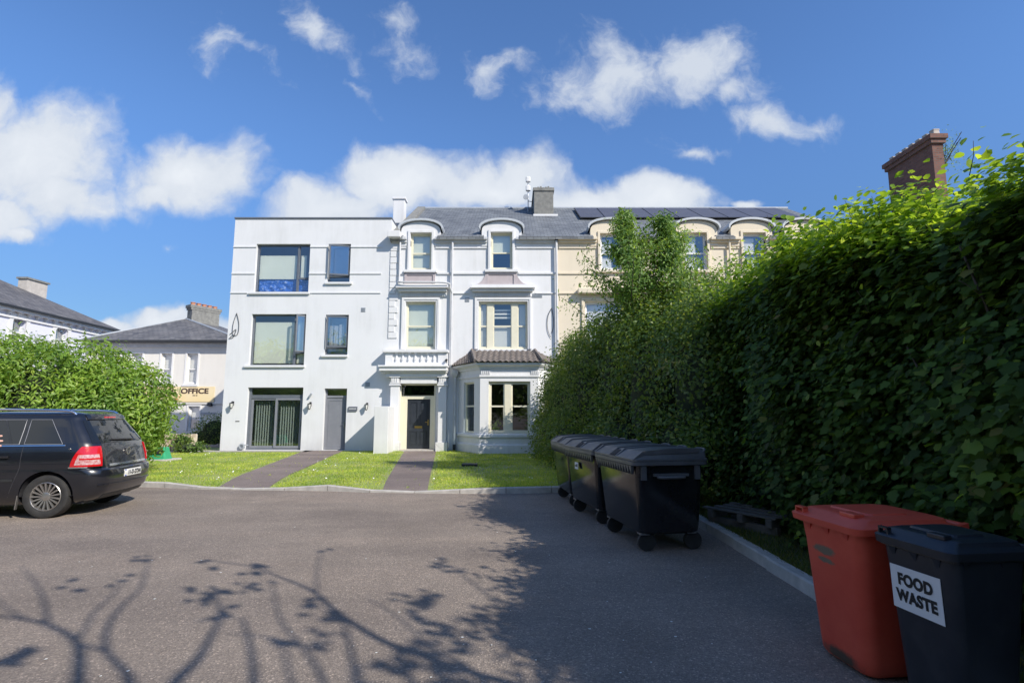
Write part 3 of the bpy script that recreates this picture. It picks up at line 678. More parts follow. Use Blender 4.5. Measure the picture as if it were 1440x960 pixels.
MB().box(EX0-.03, EX1+.02, YF-.04, YB+.02, EZ, EZ+.07).build('coping', 'anthracite', ext, bevel=.01)
for py in (347.5, 385, 412):    # fine joint lines across the top storey
    z = at(440, py, YF).z; mb = MB(); segs = [(EX0, e1[0]-.0), (e1[1]+.0, e2[0]), (e2[1], EX1-.36)] if py < 400 else [(EX0, e1[0]-.25), (e1[1]+.1, EX1-.36)]
    for a, b_ in segs: MB().box(a, b_, YF-.035, YF+.01, z-.012, z+.035).build('string_course', 'white_render', ext)
for e, ov in ((e1,(.28,.08)),(e2,(.17,.12)),(e3,(.26,.06)),(e4,(.20,.03))):
    MB().box(e[0]-ov[0]+.1, e[1]+ov[1], YF-.09, YF+.1, e[2]-.085, e[2]).build('window_sill', 'white_render', ext, bevel=.008)
def grey_win(e, vx, hz, blinds, bmat, open_part=None, Y=YF+.13, splitL=True):
    x0, x1, z0, z1 = e; fw = .055; mb = MB()
    mb.box(x0,x0+fw,Y,Y+.08,z0,z1).box(x1-fw,x1,Y,Y+.08,z0,z1).box(x0+fw,x1-fw,Y,Y+.08,z1-fw,z1).box(x0+fw,x1-fw,Y,Y+.08,z0,z0+fw)
    if vx is not None: mb.box(vx-.04, vx+.04, Y-.004, Y+.08, z0+fw, z1-fw)
    a0 = vx+.04 if vx is not None else x0+fw
    mb.box(a0, x1-fw, Y-.004, Y+.08, hz-.035, hz+.035)
    w = mb.build('window', 'anthracite', ext)
    MB().poly([(x0+.02,Y+.05,z0+.02),(x1-.02,Y+.05,z0+.02),(x1-.02,Y+.05,z1-.02),(x0+.02,Y+.05,z1-.02)]).build('pane', 'window_glass', w)
    for bl in blinds:
        MB().box(x0+(x1-x0)*bl[0], x0+(x1-x0)*bl[1], Y+.13, Y+.137, z0+(z1-z0)*bl[2], z0+(z1-z0)*bl[3]).build('blind', bl[4] if len(bl) > 4 else bmat, w)
    if open_part:
        ang, inset = open_part; xa, xb, za, zb = a0-.01, x1-fw+.01, hz+.02, z1-fw+.01
        d = Vector((math.cos(ang)*(xb-xa), -math.sin(ang)*(xb-xa), 0)); n_ = Vector((math.sin(ang)*.05, math.cos(ang)*.05, 0))*-1; o0 = Vector((xb, Y-.01, za)) - Vector((0,0,0))
        # side hung sash, hinged on its right edge, opened outward
        hinge = Vector((xb, Y-.02, 0)); dr = Vector((-math.cos(ang), -math.sin(ang), 0)); wd_ = xb-xa; nn = Vector((math.sin(ang), -math.cos(ang), 0))*.045; f_ = .06
        s_ = MB()
        for (u0, u1, w0, w1) in ((0,f_,za,zb),(wd_-f_,wd_,za,zb),(f_,wd_-f_,za,za+f_),(f_,wd_-f_,zb-f_,zb)):
            s_.obox(hinge+dr*u0+Vector((0,0,w0)), dr*(u1-u0), nn, (0,0,w1-w0))
        sh = s_.build('open_sash', 'anthracite', w)
        MB().obox(hinge+dr*f_*.6+nn*.4+Vector((0,0,za+f_*.6)), dr*(wd_-1.2*f_), nn*.12, (0,0,zb-za-1.2*f_)).build('sash_pane', 'window_glass', sh)
    return w
def ztop(e, f): return e[2]+(e[3]-e[2])*f
w1 = grey_win(e1, e1[0]+(e1[1]-e1[0])*.77, ztop(e1,.30), [(.03,.72,.30,.79),(.80,.90,.32,.79)], 'blind_green')
mb = MB(); 
for i in range(22):     # crumpled blue sheet behind the lower pane
    pass
xs = np.linspace(e1[0]+.06, e1[1]-.06, 30); zs = np.linspace(e1[2]+.05, ztop(e1,.31), 9)
pt = lambda i, j: (xs[i], YF+.31+.05*mnoise.noise(Vector((xs[i]*5, zs[j]*6, 0))), zs[j])
for i in range(29):
    for j in range(8): mb.poly([pt(i,j), pt(i+1,j), pt(i+1,j+1), pt(i,j+1)])
mb.build('blue_sheet', 'blue_plastic_sheet', w1)
grey_win(e2, None, ztop(e2,.17), [], 'curtain_white', (R(14), 0))
grey_win(e3, e3[0]+(e3[1]-e3[0])*.79, ztop(e3,.25), [(.03,.76,.05,.86),(.82,.96,.05,.86)], 'blind_green', (R(38), 0))
w4 = grey_win(e4, None, ztop(e4,.18), [(.10,.26,.12,.75),(.30,.48,.12,.75),(.52,.72,.12,.78)], 'curtain_white', (R(9), 0))
# sliding patio door
def patio(e):
    x0, x1, z0, z1 = e; Y = YF+.14; xm = x0+(x1-x0)*.51; zt = z1-.42; mb = MB()
    mb.box(x0,x0+.10,Y,Y+.1,z0,z1).box(x1-.06,x1,Y,Y+.1,z0,z1).box(x0+.1,x1-.06,Y,Y+.1,z1-.05,z1).box(x0+.1,x1-.06,Y,Y+.1,zt-.02,zt+.12).box(x0+.1,x1-.06,Y,Y+.1,z0,z0+.07)
    w = mb.build('patio_door', 'anthracite', ext, bevel=.005)
    MB().box(x0+.05,x1-.03,Y+.04,Y+.046,zt+.12,z1-.05).build('transom_pane', 'dark_glass', w)
    for (a, b_, yy) in ((x0+.1, xm+.05, Y+.05), (xm-.05, x1-.06, Y+.0)):
        s_ = MB(); f_ = .085
        s_.box(a,a+f_,yy-.02,yy+.03,z0+.07,zt-.02).box(b_-f_,b_,yy-.02,yy+.03,z0+.07,zt-.02).box(a+f_,b_-f_,yy-.02,yy+.03,z0+.07,z0+.07+f_).box(a+f_,b_-f_,yy-.02,yy+.03,zt-.02-f_*.8,zt-.02)
        l_ = s_.build('door_leaf', 'door_grey', w, bevel=.004)
        MB().box(a+f_*.7,b_-f_*.7,yy,yy+.006,z0+.1,zt-.06).build('pane', 'dark_glass', l_)
    bl = MB(); k = 0
    for (a, b_) in ((x0+.26, xm-.10), (xm+.12, x1-.26)):
        x = a
        while x < b_:
            ang = R(62+8*random.random()); dx, dy = .045*math.cos(ang), .045*math.sin(ang)
            bl.poly([(x-dx,Y+.22-dy,z0+.12),(x+dx,Y+.22+dy,z0+.12),(x+dx,Y+.22+dy,zt-.14),(x-dx,Y+.22-dy,zt-.14)]); x += .102
    bl.build('vertical_blind', 'blind_strip', w)
    MB().box(x1-.11,x1-.09,Y-.06,Y-.02,z0+.9,z0+1.12).build('handle', 'steel', w)
patio(e5)
# grey front door in its deep recess
def flatdoor(e):
    x0, x1, z0, z1 = e; Y = YF+.16; zt = z1-.34; mb = MB()
    mb.box(x0,x0+.06,Y,Y+.1,z0,z1).box(x1-.06,x1,Y,Y+.1,z0,z1).box(x0+.06,x1-.06,Y,Y+.1,z1-.05,z1).box(x0+.06,x1-.06,Y,Y+.1,zt-.03,zt+.06)
    w = mb.build('front_door', 'door_grey', ext, bevel=.004)
    MB().box(x0+.03,x1-.03,Y+.05,Y+.056,zt+.05,z1-.04).build('transom_pane', 'dark_glass', w)
    d = MB().box(x0+.06,x1-.06,Y+.03,Y+.08,z0+.02,zt-.03); d.build('door_leaf', 'door_grey', w)
    f = MB()
    for q in ((x0+.14,x0+.155,z0+.12,zt-.13),(x1-.155,x1-.14,z0+.12,zt-.13),(x0+.155,x1-.155,z0+.12,z0+.135),(x0+.155,x1-.155,zt-.145,zt-.13)): f.box(q[0],q[1],Y+.018,Y+.03,q[2],q[3])
    f.build('door_moulding', 'door_grey', w)
    MB().box(x1-.13,x1-.10,Y-.01,Y+.03,z0+.85,z0+1.1).tube([(x1-.115,Y-.03,z0+1.0),(x1-.22,Y-.03,z0+1.0)], .012, 6).build('handle', 'steel', w)
flatdoor(e6)
lantern(ext, 328, 569, YF); lantern(ext, 437, 570, YF); lantern(ext, 516.5, 571, YF)
p = at(496, 575, YF)
o = MB().prism([(p.x-.19,YF-.03,p.z-.1),(p.x+.15,YF-.03,p.z-.1),(p.x+.19,YF-.03,p.z-.06),(p.x+.19,YF-.03,p.z+.1),(p.x-.15,YF-.03,p.z+.1),(p.x-.19,YF-.03,p.z+.06)], (0,.028,0)).build('name_plate', 'anthracite', ext)
mb = MB()
for k in range(7): mb.box(p.x-.14+k*.042,p.x-.112+k*.042,YF-.033,YF-.0305,p.z-.0,p.z+.032)
mb.build('plate_lettering', 'pvc_white', o)
for (a, b_) in ((511,435.5),(517,540.5)):
    p = at(a, b_, YF); mb = MB().box(p.x-.09,p.x+.09,YF-.012,YF-.001,p.z-.09,p.z+.09)
    for k in range(5): mb.box(p.x-.075,p.x+.075,YF-.024,YF-.012,p.z-.07+k*.032,p.z-.055+k*.032)
    mb.build('wall_vent', 'lead_grey', ext)
p = at(437.5, 555.5, YF); MB().tube([(p.x-.05,YF-.06,p.z-.08),(p.x+.05,YF-.09,p.z+.07)], .04, 8).build('alarm_sensor', 'lead_grey', ext)
p = at(341, 627, YF); MB().disc((p.x,YF-.09,p.z),.07,.11,.05,'y',16).tube([(p.x+.02,YF-.07,p.z+.08),(p.x+.25,YF-.05,p.z+.03)], .02, 6).build('hose_reel', 'lead_grey', ext)
p = at(334, 592, YF); MB().box(p.x-.08,p.x+.08,YF-.015,YF-.001,p.z-.012,p.z+.012).build('letter_slot', 'dark_plastic', ext)
for c in ([(333,440),(336,455),(334,470),(326,472),(323,476)], [(333,440),(328,455),(327,468),(330,472)], [(323,470),(327,467),(332,463),(328,474),(322,475)]):
    leaf_wire(ext, [tuple(q)[:2] for q in catmull([(a, b_, 0) for a, b_ in c], 4)], YF)

# ---------------------------------------------------------------- old white house
house = wroot('white_terraced_house', (-2, YF, .1)); tag(house, 'old white terraced house with bay window, two arched dormers and a black front door', 'house')
HX0, HX1 = EX1, at(783.5, 420, YF).x
EAVE = at(660, 338, YF).z
h_d1 = H(577,607,328,380); h_d2 = H(690,720.5,327,379.5)
h_1 = H(570,612.4,424,491); h_2 = H(673,742,424,491)
h_door = (at(561,600,YF).x, at(612,600,YF).x, .1, at(590,540,YF).z)
BX0, BX1 = -2.15, 1.95
h_bay = (BX0+.15, BX1-.15, .5, at(700,530,YF).z)
mb = MB().wall(HX0, HX1, 0, EAVE, YF, .3, [(h_d1[0],h_d1[1],h_d1[2],EAVE),(h_d2[0],h_d2[1],h_d2[2],EAVE),h_1,h_2,h_door,h_bay])
mb.poly([(HX0,YF+.3,0),(HX0,34,0),(HX0,34,EAVE),(HX0,YF+.3,EAVE)]); mb.poly([(HX1,34,0),(HX1,YF+.3,0),(HX1,YF+.3,EAVE),(HX1,34,EAVE)]); mb.poly([(HX1,34,0),(HX0,34,0),(HX0,34,EAVE),(HX1,34,EAVE)])
mb.build('wall', 'white_paint', house)
mb = MB()
for zz in (at(660, 520, YF).z, at(660, 402, YF).z): mb.box(HX0+.02, HX1-.02, YF+.32, 33.9, zz-.12, zz+.12)
mb.box(HX0+.02, HX1-.02, 26.5, 26.6, .05, EAVE-.1)
mb.build('floor_slab', 'interior_dark', house)
T30 = math.tan(R(30)); RIDGE_Y = 28.0
def roofz(y): return EAVE+.12+T30*(y-21.8)
def roof_obj(x0, x1, parent, gaps=()):
    mb = MB(); t_ = .12
    def slab(a, b_, y0, y1):
        mb.prism([(a,y0,roofz(y0)),(a,y1,roofz(y1)),(a,y1,roofz(y1)-t_),(a,y0,roofz(y0)-t_)], (b_-a,0,0))
    xs = [x0] + [g for gg in gaps for g in gg[:2]] + [x1]
    for i in range(0, len(xs), 2): slab(xs[i], xs[i+1], 21.75, RIDGE_Y)
    for a, b_, yb in gaps: slab(a, b_, yb, RIDGE_Y)
    zr = roofz(RIDGE_Y); mb.prism([(x0,RIDGE_Y,zr),(x0,34.2,zr-T30*6.2),(x0,34.2,zr-T30*6.2-t_),(x0,RIDGE_Y,zr-t_)], (x1-x0,0,0))
    r_ = mb.build('roof', 'slate_terrace', parent)
    MB().tube([(x0,RIDGE_Y,zr+.01),(x1,RIDGE_Y,zr+.01)], .09, 8).build('ridge_tiles', 'lead_grey', r_)
    return r_
def dormer(parent, hood, opening, wallm, winm, blinds, bmat='blind_green', gutter=True):
    """wall dormer: rendered gablet with segmental lead hood running back into the roof"""
    xa, xb = at(hood[0], 320, YF-.02).x, at(hood[1], 320, YF-.02).x; zc = at(660, hood[2], YF).z; zs = at(660, hood[3], YF).z
    Y0 = YF-.04; x0, x1, z0, z1 = opening; xm = (xa+xb)/2; hw = (xb-xa)/2; rise = zc-zs
    def arc(inset, dz, n=14, lo=None):
        return [(xm + (hw-inset)*math.cos(math.pi*(1-i/n)), zs + dz + (rise)*math.sin(math.pi*i/n)**.85*(1 if True else 1)) for i in range(n+1)]
    wx0, wx1 = xa+.12, xb-.12; A = [(x, z) for x, z in arc(.12, -.10)]
    # front wall of the dormer as a strip around the opening
    mb = MB(); dpt = .26; zb = EAVE-.25
    mb.prism([(wx0,Y0,zb),(x0,Y0,zb),(x0,Y0,z1),(wx0,Y0,z1)][::-1], (0,dpt,0)); mb.prism([(x1,Y0,zb),(wx1,Y0,zb),(wx1,Y0,z1),(x1,Y0,z1)][::-1], (0,dpt,0))
    top = [(wx0,Y0,z1)] + [(x, Y0, max(z, z1+.01)) for x, z in A] + [(wx1,Y0,z1)]
    mb.prism(top, (0,dpt,0))
    yb = 21.8+(zs-.1-EAVE-.12)/T30
    for xx in (wx0, wx1-.1): mb.prism([(xx,Y0+dpt,EAVE-.1),(xx,Y0+dpt,zs-.1),(xx,yb,zs-.1)], (.1,0,0))
    d = mb.build('dormer', wallm, parent)
    o_, i_ = arc(0, .01), arc(.05, -.07)
    ring = lambda y: [(x, y, z) for x, z in o_] + [(x, y, z) for x, z in i_[::-1]]
    MB().rings([ring(Y0-.13), ring(21.8+(zc-EAVE-.12)/T30+.3)]).build('arched_hood', 'hood_lead', d, auto=True)
    # raised surround
    s_ = MB(); k = .10
    s_.box(x0-k,x0-.003,Y0-.05,Y0-.001,z0-.02,z1+k).box(x1+.003,x1+k,Y0-.05,Y0-.001,z0-.02,z1+k).box(x0-.003,x1+.003,Y0-.05,Y0-.001,z1+.003,z1+k)
    s_.build('surround', wallm, d, bevel=.01)
    if blinds is not None: 
        sash_window(d, x0, x1, z0, z1, YF+.10, winm, rail=z0+(z1-z0)*.47, blind=blinds, bmat=bmat)
    return d, (wx0+.1, wx1-.1, yb)
d1, g1 = dormer(house, (560.5,623.5,309,322), h_d1, 'white_paint', 'cream_wood', [(.06,.94,.05,.98)])
d2, g2 = dormer(house, (673.5,737.5,308.5,321.5), h_d2, 'white_paint', 'cream_wood', [(.06,.94,.48,.98)])
roof_obj(HX0+.42, HX1, house, (g1, g2))
MB().box(HX0+.3, HX1-.05, YF+1.6, 27.5, EAVE-.04, EAVE-.0).build('attic_floor', 'interior_dark', house)
# gable parapet and white stub chimney on the left
mb = MB(); mb.prism([(HX0,21.8,EAVE-.1),(HX0,21.8,roofz(21.8)+.12),(HX0,RIDGE_Y,roofz(RIDGE_Y)+.12),(HX0,RIDGE_Y,EAVE-.1)], (.4,0,0)); mb.build('gable_parapet', 'chimney_render', house, bevel=.01)
mb = MB(); mb.box(HX0-.05,HX0+.46,21.55,21.95,EAVE+.02,EAVE+.28); mb.build('kneeler_stone', 'white_paint', house, bevel=.015)
p0 = at(553, 290, 26.2); p1 = at(569, 277, 26.2)
mb = MB().box(p0.x, p1.x, 26.2, 26.7, roofz(26.2)-.4, p1.z-.12).box(p0.x-.06,p1.x+.06,26.14,26.76,p1.z-.12,p1.z); mb.build('stub_chimney', 'white_paint', house, bevel=.01)
# main chimney
p0 = at(751, 290, 26.2); p1 = at(778, 262, 26.2)
ch = MB().rings([rrect(p1.x-p0.x, 3.4, .01, z, 1, (p0.x+p1.x)/2, 27.9) for z in (roofz(26.2)-.5, p1.z-.25)]).build('chimney', 'chimney_render', house)
mb = MB().box(p0.x-.05,p1.x+.05,26.15,29.65,p1.z-.25,p1.z-.08)
for k in range(7): mb.box(p0.x+.04+k*.13,p0.x+.13+k*.13,26.2,29.6,p1.z-.08,p1.z-.08+.03*(1+k % 3))
mb.build('chimney_cap', 'chimney_render', ch, bevel=.02)
MB().box(p0.x-.05,p1.x+.2,26.05,26.19,roofz(26.1)-.12,roofz(26.1)+.07).build('flashing', 'pvc_white', ch, bevel=.01)
pa = at(742.5, 252, 27.2); an = MB().tube([(pa.x,27.2,roofz(27.2)-.1),(pa.x,27.2,pa.z+.1)], .025, 6).tube([(pa.x,27.2,at(742,283,27.2).z),(p0.x+.02,27.3,at(742,283,27.2).z)], .02, 5).build('antenna_pole', 'steel', house)
for py in (254, 266.5):
    z = at(742, py, 27.2).z; MB().rings([rrect(.24*s_, .2*s_, .04, z+dz, 3, pa.x, 27.1) for dz, s_ in ((-.13,.8),(-.11,1),(.12,1),(.15,.75))]).build('antenna_box', 'pvc_white', an, smooth=True)
z = at(740, 279, 27.2).z; MB().disc((pa.x-.12,27.0,z),.0,.14,.03,'y',16).build('antenna_dish', 'lead_grey', an)
# eaves gutter between dormers, cornice under it
def gutters(parent, segs, m='gutter_white'):
    for a, b_ in segs:
        MB().box(a,b_,YF-.22,YF-.05,EAVE-.02,EAVE+.10).box(a+.01,b_-.01,YF-.12,YF-.002,EAVE-.12,EAVE-.02).build('gutter', m, parent, bevel=.015)
        MB().box(a+.03,b_-.03,YF-.05,YF-.002,EAVE-.36,EAVE-.30).build('string_course', m if m != 'gutter_white' else 'white_paint', parent, bevel=.008)
dx = lambda e: (e[0]-.14, e[1]+.14)
gutters(house, [(HX0+.05, dx(h_d1)[0]), (dx(h_d1)[1], dx(h_d2)[0]), (dx(h_d2)[1], HX1-.08)])
zs_ = at(660, 384.5, YF).z
mb = MB(); xx = [HX0+.38, h_d1[0]-.25, h_d1[1]+.25, h_d2[0]-.25, h_d2[1]+.25, HX1-.06]
for k in (0, 2, 4): MB().box(xx[k],xx[k+1],YF-.06,YF-.002,zs_-.04,zs_+.04).build('string_course', 'white_paint', house, bevel=.008)
for e in (h_d1, h_d2): MB().box(e[0]-.24,e[1]+.24,YF-.13,YF+.1,e[2]-.11,e[2]).build('window_sill', 'white_paint', house, bevel=.012)
zc_ = at(660, 412.5, YF).z; mb = MB()
for a, b_ in ((HX0+.38,at(560,412,YF).x),(at(636,412,YF).x,at(660,412,YF).x),(at(753,412,YF).x,HX1-.06)): MB().box(a,b_,YF-.05,YF-.002,zc_-.02,zc_+.02).build('string_course', 'white_paint', house)
# panels under the dormer windows
def panel(x0, x1, z0, z1, flare=0):
    mb = MB(); k = .09; Y1 = YF-.05
    mb.box(x0,x0+k,Y1,YF-.002,z0,z1).box(x1-k,x1,Y1,YF-.002,z0,z1).box(x0+k,x1-k,Y1,YF-.002,z1-k,z1).box(x0+k,x1-k,YF-.012,YF-.002,z0,z1-k)
    for sg, xe in ((-1, x0), (1, x1)):
        if flare:
            pts = [(xe,Y1+.005,z0),(xe,Y1+.005,z1)] + [(xe+sg*flare*(f), Y1+.005, z0+(z1-z0)*(1-f)**2.4*.97) for f in (.12,.25,.4,.6,.8,1)]
            mb.prism(pts, (0,.04,0))
    mb.build('apron_panel', 'pink_grey_panel', house, auto=True)
panel(at(569,392,YF).x, at(612,392,YF).x, at(590,401,YF).z, h_d1[2]-.115)
panel(at(684,392,YF).x, at(725.5,392,YF).x, at(700,400,YF).z, h_d2[2]-.115, .48)
# first floor window hoods with dentils
def hood(pxa, pxb, pya, pyb):
    x0, x1 = at(pxa, pya, YF).x, at(pxb, pya, YF).x; z0, z1 = at(660, pyb, YF).z, at(660, pya, YF).z; m = (z0+z1)/2; mb = MB()
    mb.box(x0+.05,x1-.05,YF-.30,YF-.002,m+.03,z1).box(x0,x1,YF-.36,YF-.002,m-.02,m+.03).box(x0+.09,x1-.09,YF-.24,YF-.002,z0,m-.02)
    mb.build('window_hood', 'white_paint', house, bevel=.01)
    mb = MB(); x = x0+.16
    while x < x1-.18: mb.box(x,x+.045,YF-.10,YF-.052,z0-.17,z0-.05); x += .085
    mb.box(x0+.12,x1-.12,YF-.05,YF-.002,z0-.2,z0)
    mb.build('dentil_course', 'white_paint', house)
hood(559, 632, 401.5, 411); hood(661.5, 752, 402, 411)
def surround(e, k=.16, Y=YF, m='white_paint', parent=house):
    x0, x1, z0, z1 = e; mb = MB()
    mb.box(x0-k,x0-k*.45,Y-.07,Y-.002,z0,z1+k).box(x1+k*.45,x1+k,Y-.07,Y-.002,z0,z1+k).box(x0-k*.45,x1+k*.45,Y-.07,Y-.002,z1+k*.45,z1+k)
    mb.box(x0-k*.45,x0-.002,Y-.04,Y-.002,z0,z1+k*.45).box(x1+.002,x1+k*.45,Y-.04,Y-.002,z0,z1+k*.45).box(x0-.002,x1+.002,Y-.04,Y-.002,z1+.002,z1+k*.45)
    mb.build('surround', m, parent, bevel=.008)
surround(h_1); surround(h_2)
sash_window(house, *h_1, YF+.12, 'cream_wood', rail=ztop(h_1,.49), blind=[(.06,.94,.05,.97)], bmat='blind_green')
mx0, mx1 = h_2[0], h_2[1]; cw = (mx1-mx0)
sash_window(house, *h_2, YF+.12, 'cream_wood', rail=ztop(h_2,.49), cols=((mx0+cw*.17, mx0+cw*.30),(mx0+cw*.67,mx0+cw*.80)), stile=.035,
    blind=[(.04,.17,.05,.95),(.30,.67,.05,.50),(.30,.67,.66,.70),(.30,.67,.74,.78),(.30,.67,.82,.86),(.82,.96,.05,.95)], bmat='blind_cream')
# porch: sill ledge, blind balustrade, deep cornice, pilasters, door
PX0, PX1 = at(541,505,YF).x, at(631,505,YF).x; PY = YF-.34
zA, zB = at(600,491.5,PY).z, at(600,495.5,PY).z; zC, zD, zE = at(600,514,PY).z, at(600,521,PY-.25).z, at(600,530,PY).z
porch = MB().box(PX0+.1,PX1-.02,PY+.06,YF-.002,zC,zB).build('balustrade', 'white_paint', house)
mb = MB().box(PX0,PX1+.02,PY-.10,YF-.002,zB,zA); mb.build('ledge', 'white_paint', porch, bevel=.015)
mb = MB(); xb0, xb1 = PX0+.42, PX1-.42
mb.box(PX0+.10,xb0-.03,PY,PY+.06,zC,zB).box(xb1+.03,PX1-.02,PY,PY+.06,zC,zB).box(xb0-.03,xb1+.03,PY,PY+.06,zC,zC+.13)
nb = 7
for i in range(nb):
    x = xb0+(xb1-xb0)*(i+.5)/nb; A = [2*math.pi*j/8 for j in range(8)]
    mb.rings([[(x+r_*math.cos(a), PY+.03+r_*math.sin(a)*.5, z) for a in A] for z, r_ in ((zC+.13,.07),(zC+.17,.045),(zC+.25,.075),(zC+.38,.04),(zB-.04,.055),(zB,.075))])
mb.build('balusters', 'white_paint', porch)
mb = MB().box(PX0-.12,PX1+.03,PY-.30,YF-.002,zC-.07,zC).box(PX0-.08,PX1+.0,PY-.24,YF-.002,zD,zC-.07).box(PX0-.03,PX1-.02,PY-.12,YF-.002,zD-.07,zD).box(PX0+.12,PX1-.05,PY-.02,YF-.002,zE,zD-.07)
mb.build('porch_cornice', 'white_paint', house, bevel=.012)
zL = h_door[3]+.02
DX0, DX1 = at(561,600,PY).x, at(613,600,PY).x
MB().box(DX0,DX1,PY+.06,YF-.002,zL,zE).build('porch_lintel', 'white_paint', house)
for (a, b_, l_, r_) in ((547.5,559.5,545,561),(615.5,627,612.5,629.5)):
    x0, x1 = at(a,600,PY).x, at(b_,600,PY).x; c0, c1 = x0-.07, x1+.07; zt = at(555,541,PY).z
    mb = MB().box(x0,x1,PY,YF-.002,.45,zE).box(c0,c1,PY-.07,YF-.003,0,.40).prism([(c0,PY-.07,.40),(c1,PY-.07,.40),(c1,YF-.004,.40),(c0,YF-.004,.40)],(0,0,.05))
    mb.box(x0-.05,x1+.05,PY-.05,YF-.004,zt-.03,zt+.03).box(x0-.03,x1+.03,PY-.03,YF-.005,zt+.06,zt+.10).box(x0-.05,x1+.05,PY-.05,YF-.004,zt+.30,zt+.36)
    for k in range(4):
        xk = x0+.03+k*(x1-x0-.06)/4; mb.box(xk,xk+.035,PY-.02,PY-.001,zt+.12,zt+.28)
    mb.build('pilaster', 'white_paint', house, bevel=.008)
# door case and door
x0, x1, z0, z1 = h_door; Yd = YF+.16
dl, dr_, dt = at(572,600,Yd).x, at(604.5,600,Yd).x, at(588,561,Yd).z; fl0, fl1, ft = at(565,548,Yd).x, at(611,548,Yd).x, at(588,541.5,Yd).z; fb_ = at(588,556,Yd).z
mb = MB().box(x0-.02,dl,Yd,Yd+.12,0.1,fb_).box(dr_,x1+.02,Yd,Yd+.12,0.1,fb_).box(dl,dr_,Yd,Yd+.12,dt,fb_).box(x0-.02,fl0,Yd,Yd+.12,fb_,z1+.1).box(fl1,x1+.02,Yd,Yd+.12,fb_,z1+.1).box(fl0,fl1,Yd,Yd+.12,ft,z1+.1)
mb.box(x0,x0+.06,YF-.02,Yd,0.1,z1).box(x1-.06,x1,YF-.02,Yd,0.1,z1)
dc = mb.build('door_case', 'cream_wood', house, bevel=.006)
MB().box(fl0,fl1,Yd+.05,Yd+.058,fb_,ft).build('fanlight', 'dark_glass', dc)
MB().box(x0-.1,x1+.1,YF-.35,Yd+.1,0.09,.16).build('door_step', 'concrete', house, bevel=.01)
mb = MB().box(dl,dr_,Yd+.05,Yd+.10,.17,dt); dw = dr_-dl; dm = (dl+dr_)/2
bd = mb.build('front_door', 'door_black', house)
for (a, b_) in ((dl+.10,dm-.05),(dm+.05,dr_-.10)):
    for (za, zb) in ((.30,.86),(1.14,dt-.12)):
        k = .025; q = MB().box(a,a+k,Yd+.035,Yd+.05,za,zb).box(b_-k,b_,Yd+.035,Yd+.05,za,zb).box(a+k,b_-k,Yd+.035,Yd+.05,za,za+k).box(a+k,b_-k,Yd+.035,Yd+.05,zb-k,zb).box(a+.06,b_-.06,Yd+.04,Yd+.05,za+.06,zb-.06)
        q.build('door_panel', 'door_black', bd, bevel=.005)
MB().box(dm-.15,dm+.15,Yd+.035,Yd+.05,.98,1.07).build('letterbox', 'brass', bd, bevel=.005)
MB().tube([(dr_-.08,Yd,1.22),(dr_-.2,Yd,1.22)], .014, 6).box(dr_-.1,dr_-.06,Yd+.01,Yd+.05,1.1,1.32).build('handle', 'brass', bd)
# quoins on the left edge
mb = MB(); z = 4.6; i = 0
while z < EAVE-.4:
    w_ = .36 if i % 2 == 0 else .24; mb.box(HX0+.0, HX0+w_, YF-.035, YF-.002, z+.012, z+.25); z += .262; i += 1
mb.build('quoins', 'white_paint', house, bevel=.006)
# drainpipes
def pipe(pts, name='drainpipe', r_=.045, m='gutter_white', parent=house): MB().tube(catmull(pts, 5), r_, 8).build(name, m, parent, smooth=True)
zh = at(600, 404, YF).z
px_ = at(636, 400, YF).x
pipe([(px_,YF-.12,EAVE-.1),(px_,YF-.12,zh+.3),(px_,YF-.12,zh-.3),(px_,YF-.12,zC+.2),(px_,YF-.12,zC+.05)])
xl = at(562.5, 380, YF).x
pipe([(xl,YF-.1,EAVE-.1),(xl,YF-.1,zh+.35),(xl,YF-.14,zh+.2),(xl+.2,YF-.42,zh+.12),(px_-.25,YF-.42,zh+.10),(px_-.08,YF-.3,zh-.05),(px_,YF-.14,zh-.25)], r_=.04)
xb = at(640, 560, YF).x
pipe([(xb,YF-.12,zC-.3),(xb,YF-.12,2),(xb,YF-.12,.35)], r_=.05); MB().rings([rrect(.26*s_, .2*s_, .01, z, 1, xb, YF-.13) for z, s_ in ((zC-.45,.4),(zC-.36,.8),(zC-.26,1),(zC-.2,1))]).build('rainwater_head', 'gutter_white', house)
MB().tube([(xb,YF-.12,.36),(xb,YF-.12,.12)], .06, 8).build('drain_shoe', 'dark_plastic', house)
pipe([(HX1-.02,YF-.12,EAVE-.05),(HX1-.02,YF-.12,6),(HX1-.02,YF-.12,3),(HX1-.02,YF-.12,.2)], r_=.05)
for (a, b_, w_) in ((657,421.5,.09),(755,415.5,.22)):
    p = at(a, b_, YF); mb = MB().box(p.x-w_,p.x+w_,YF-.014,YF-.001,p.z-.09,p.z+.09)
    for k in range(5): mb.box(p.x-w_+.02,p.x+w_-.02,YF-.026,YF-.014,p.z-.07+k*.03,p.z-.056+k*.03)
    mb.build('wall_vent', 'lead_grey', house)
for c in ([(776,433),(771,443),(769.5,455),(771,466),(774.5,474)], [(776,433),(778,445),(778.5,458),(776,468)]):
    leaf_wire(house, [tuple(q)[:2] for q in catmull([(a, b_, 0) for a, b_ in c], 4)], YF)
p = at(628, 506, PY); MB().tube([(p.x,PY-.02,p.z),(p.x,PY-.12,p.z-.02)], .05, 8).tube([(p.x,PY+.05,p.z-.25),(p.x,PY-.03,p.z)], .015, 5).build('security_light', 'dark_plastic', house)
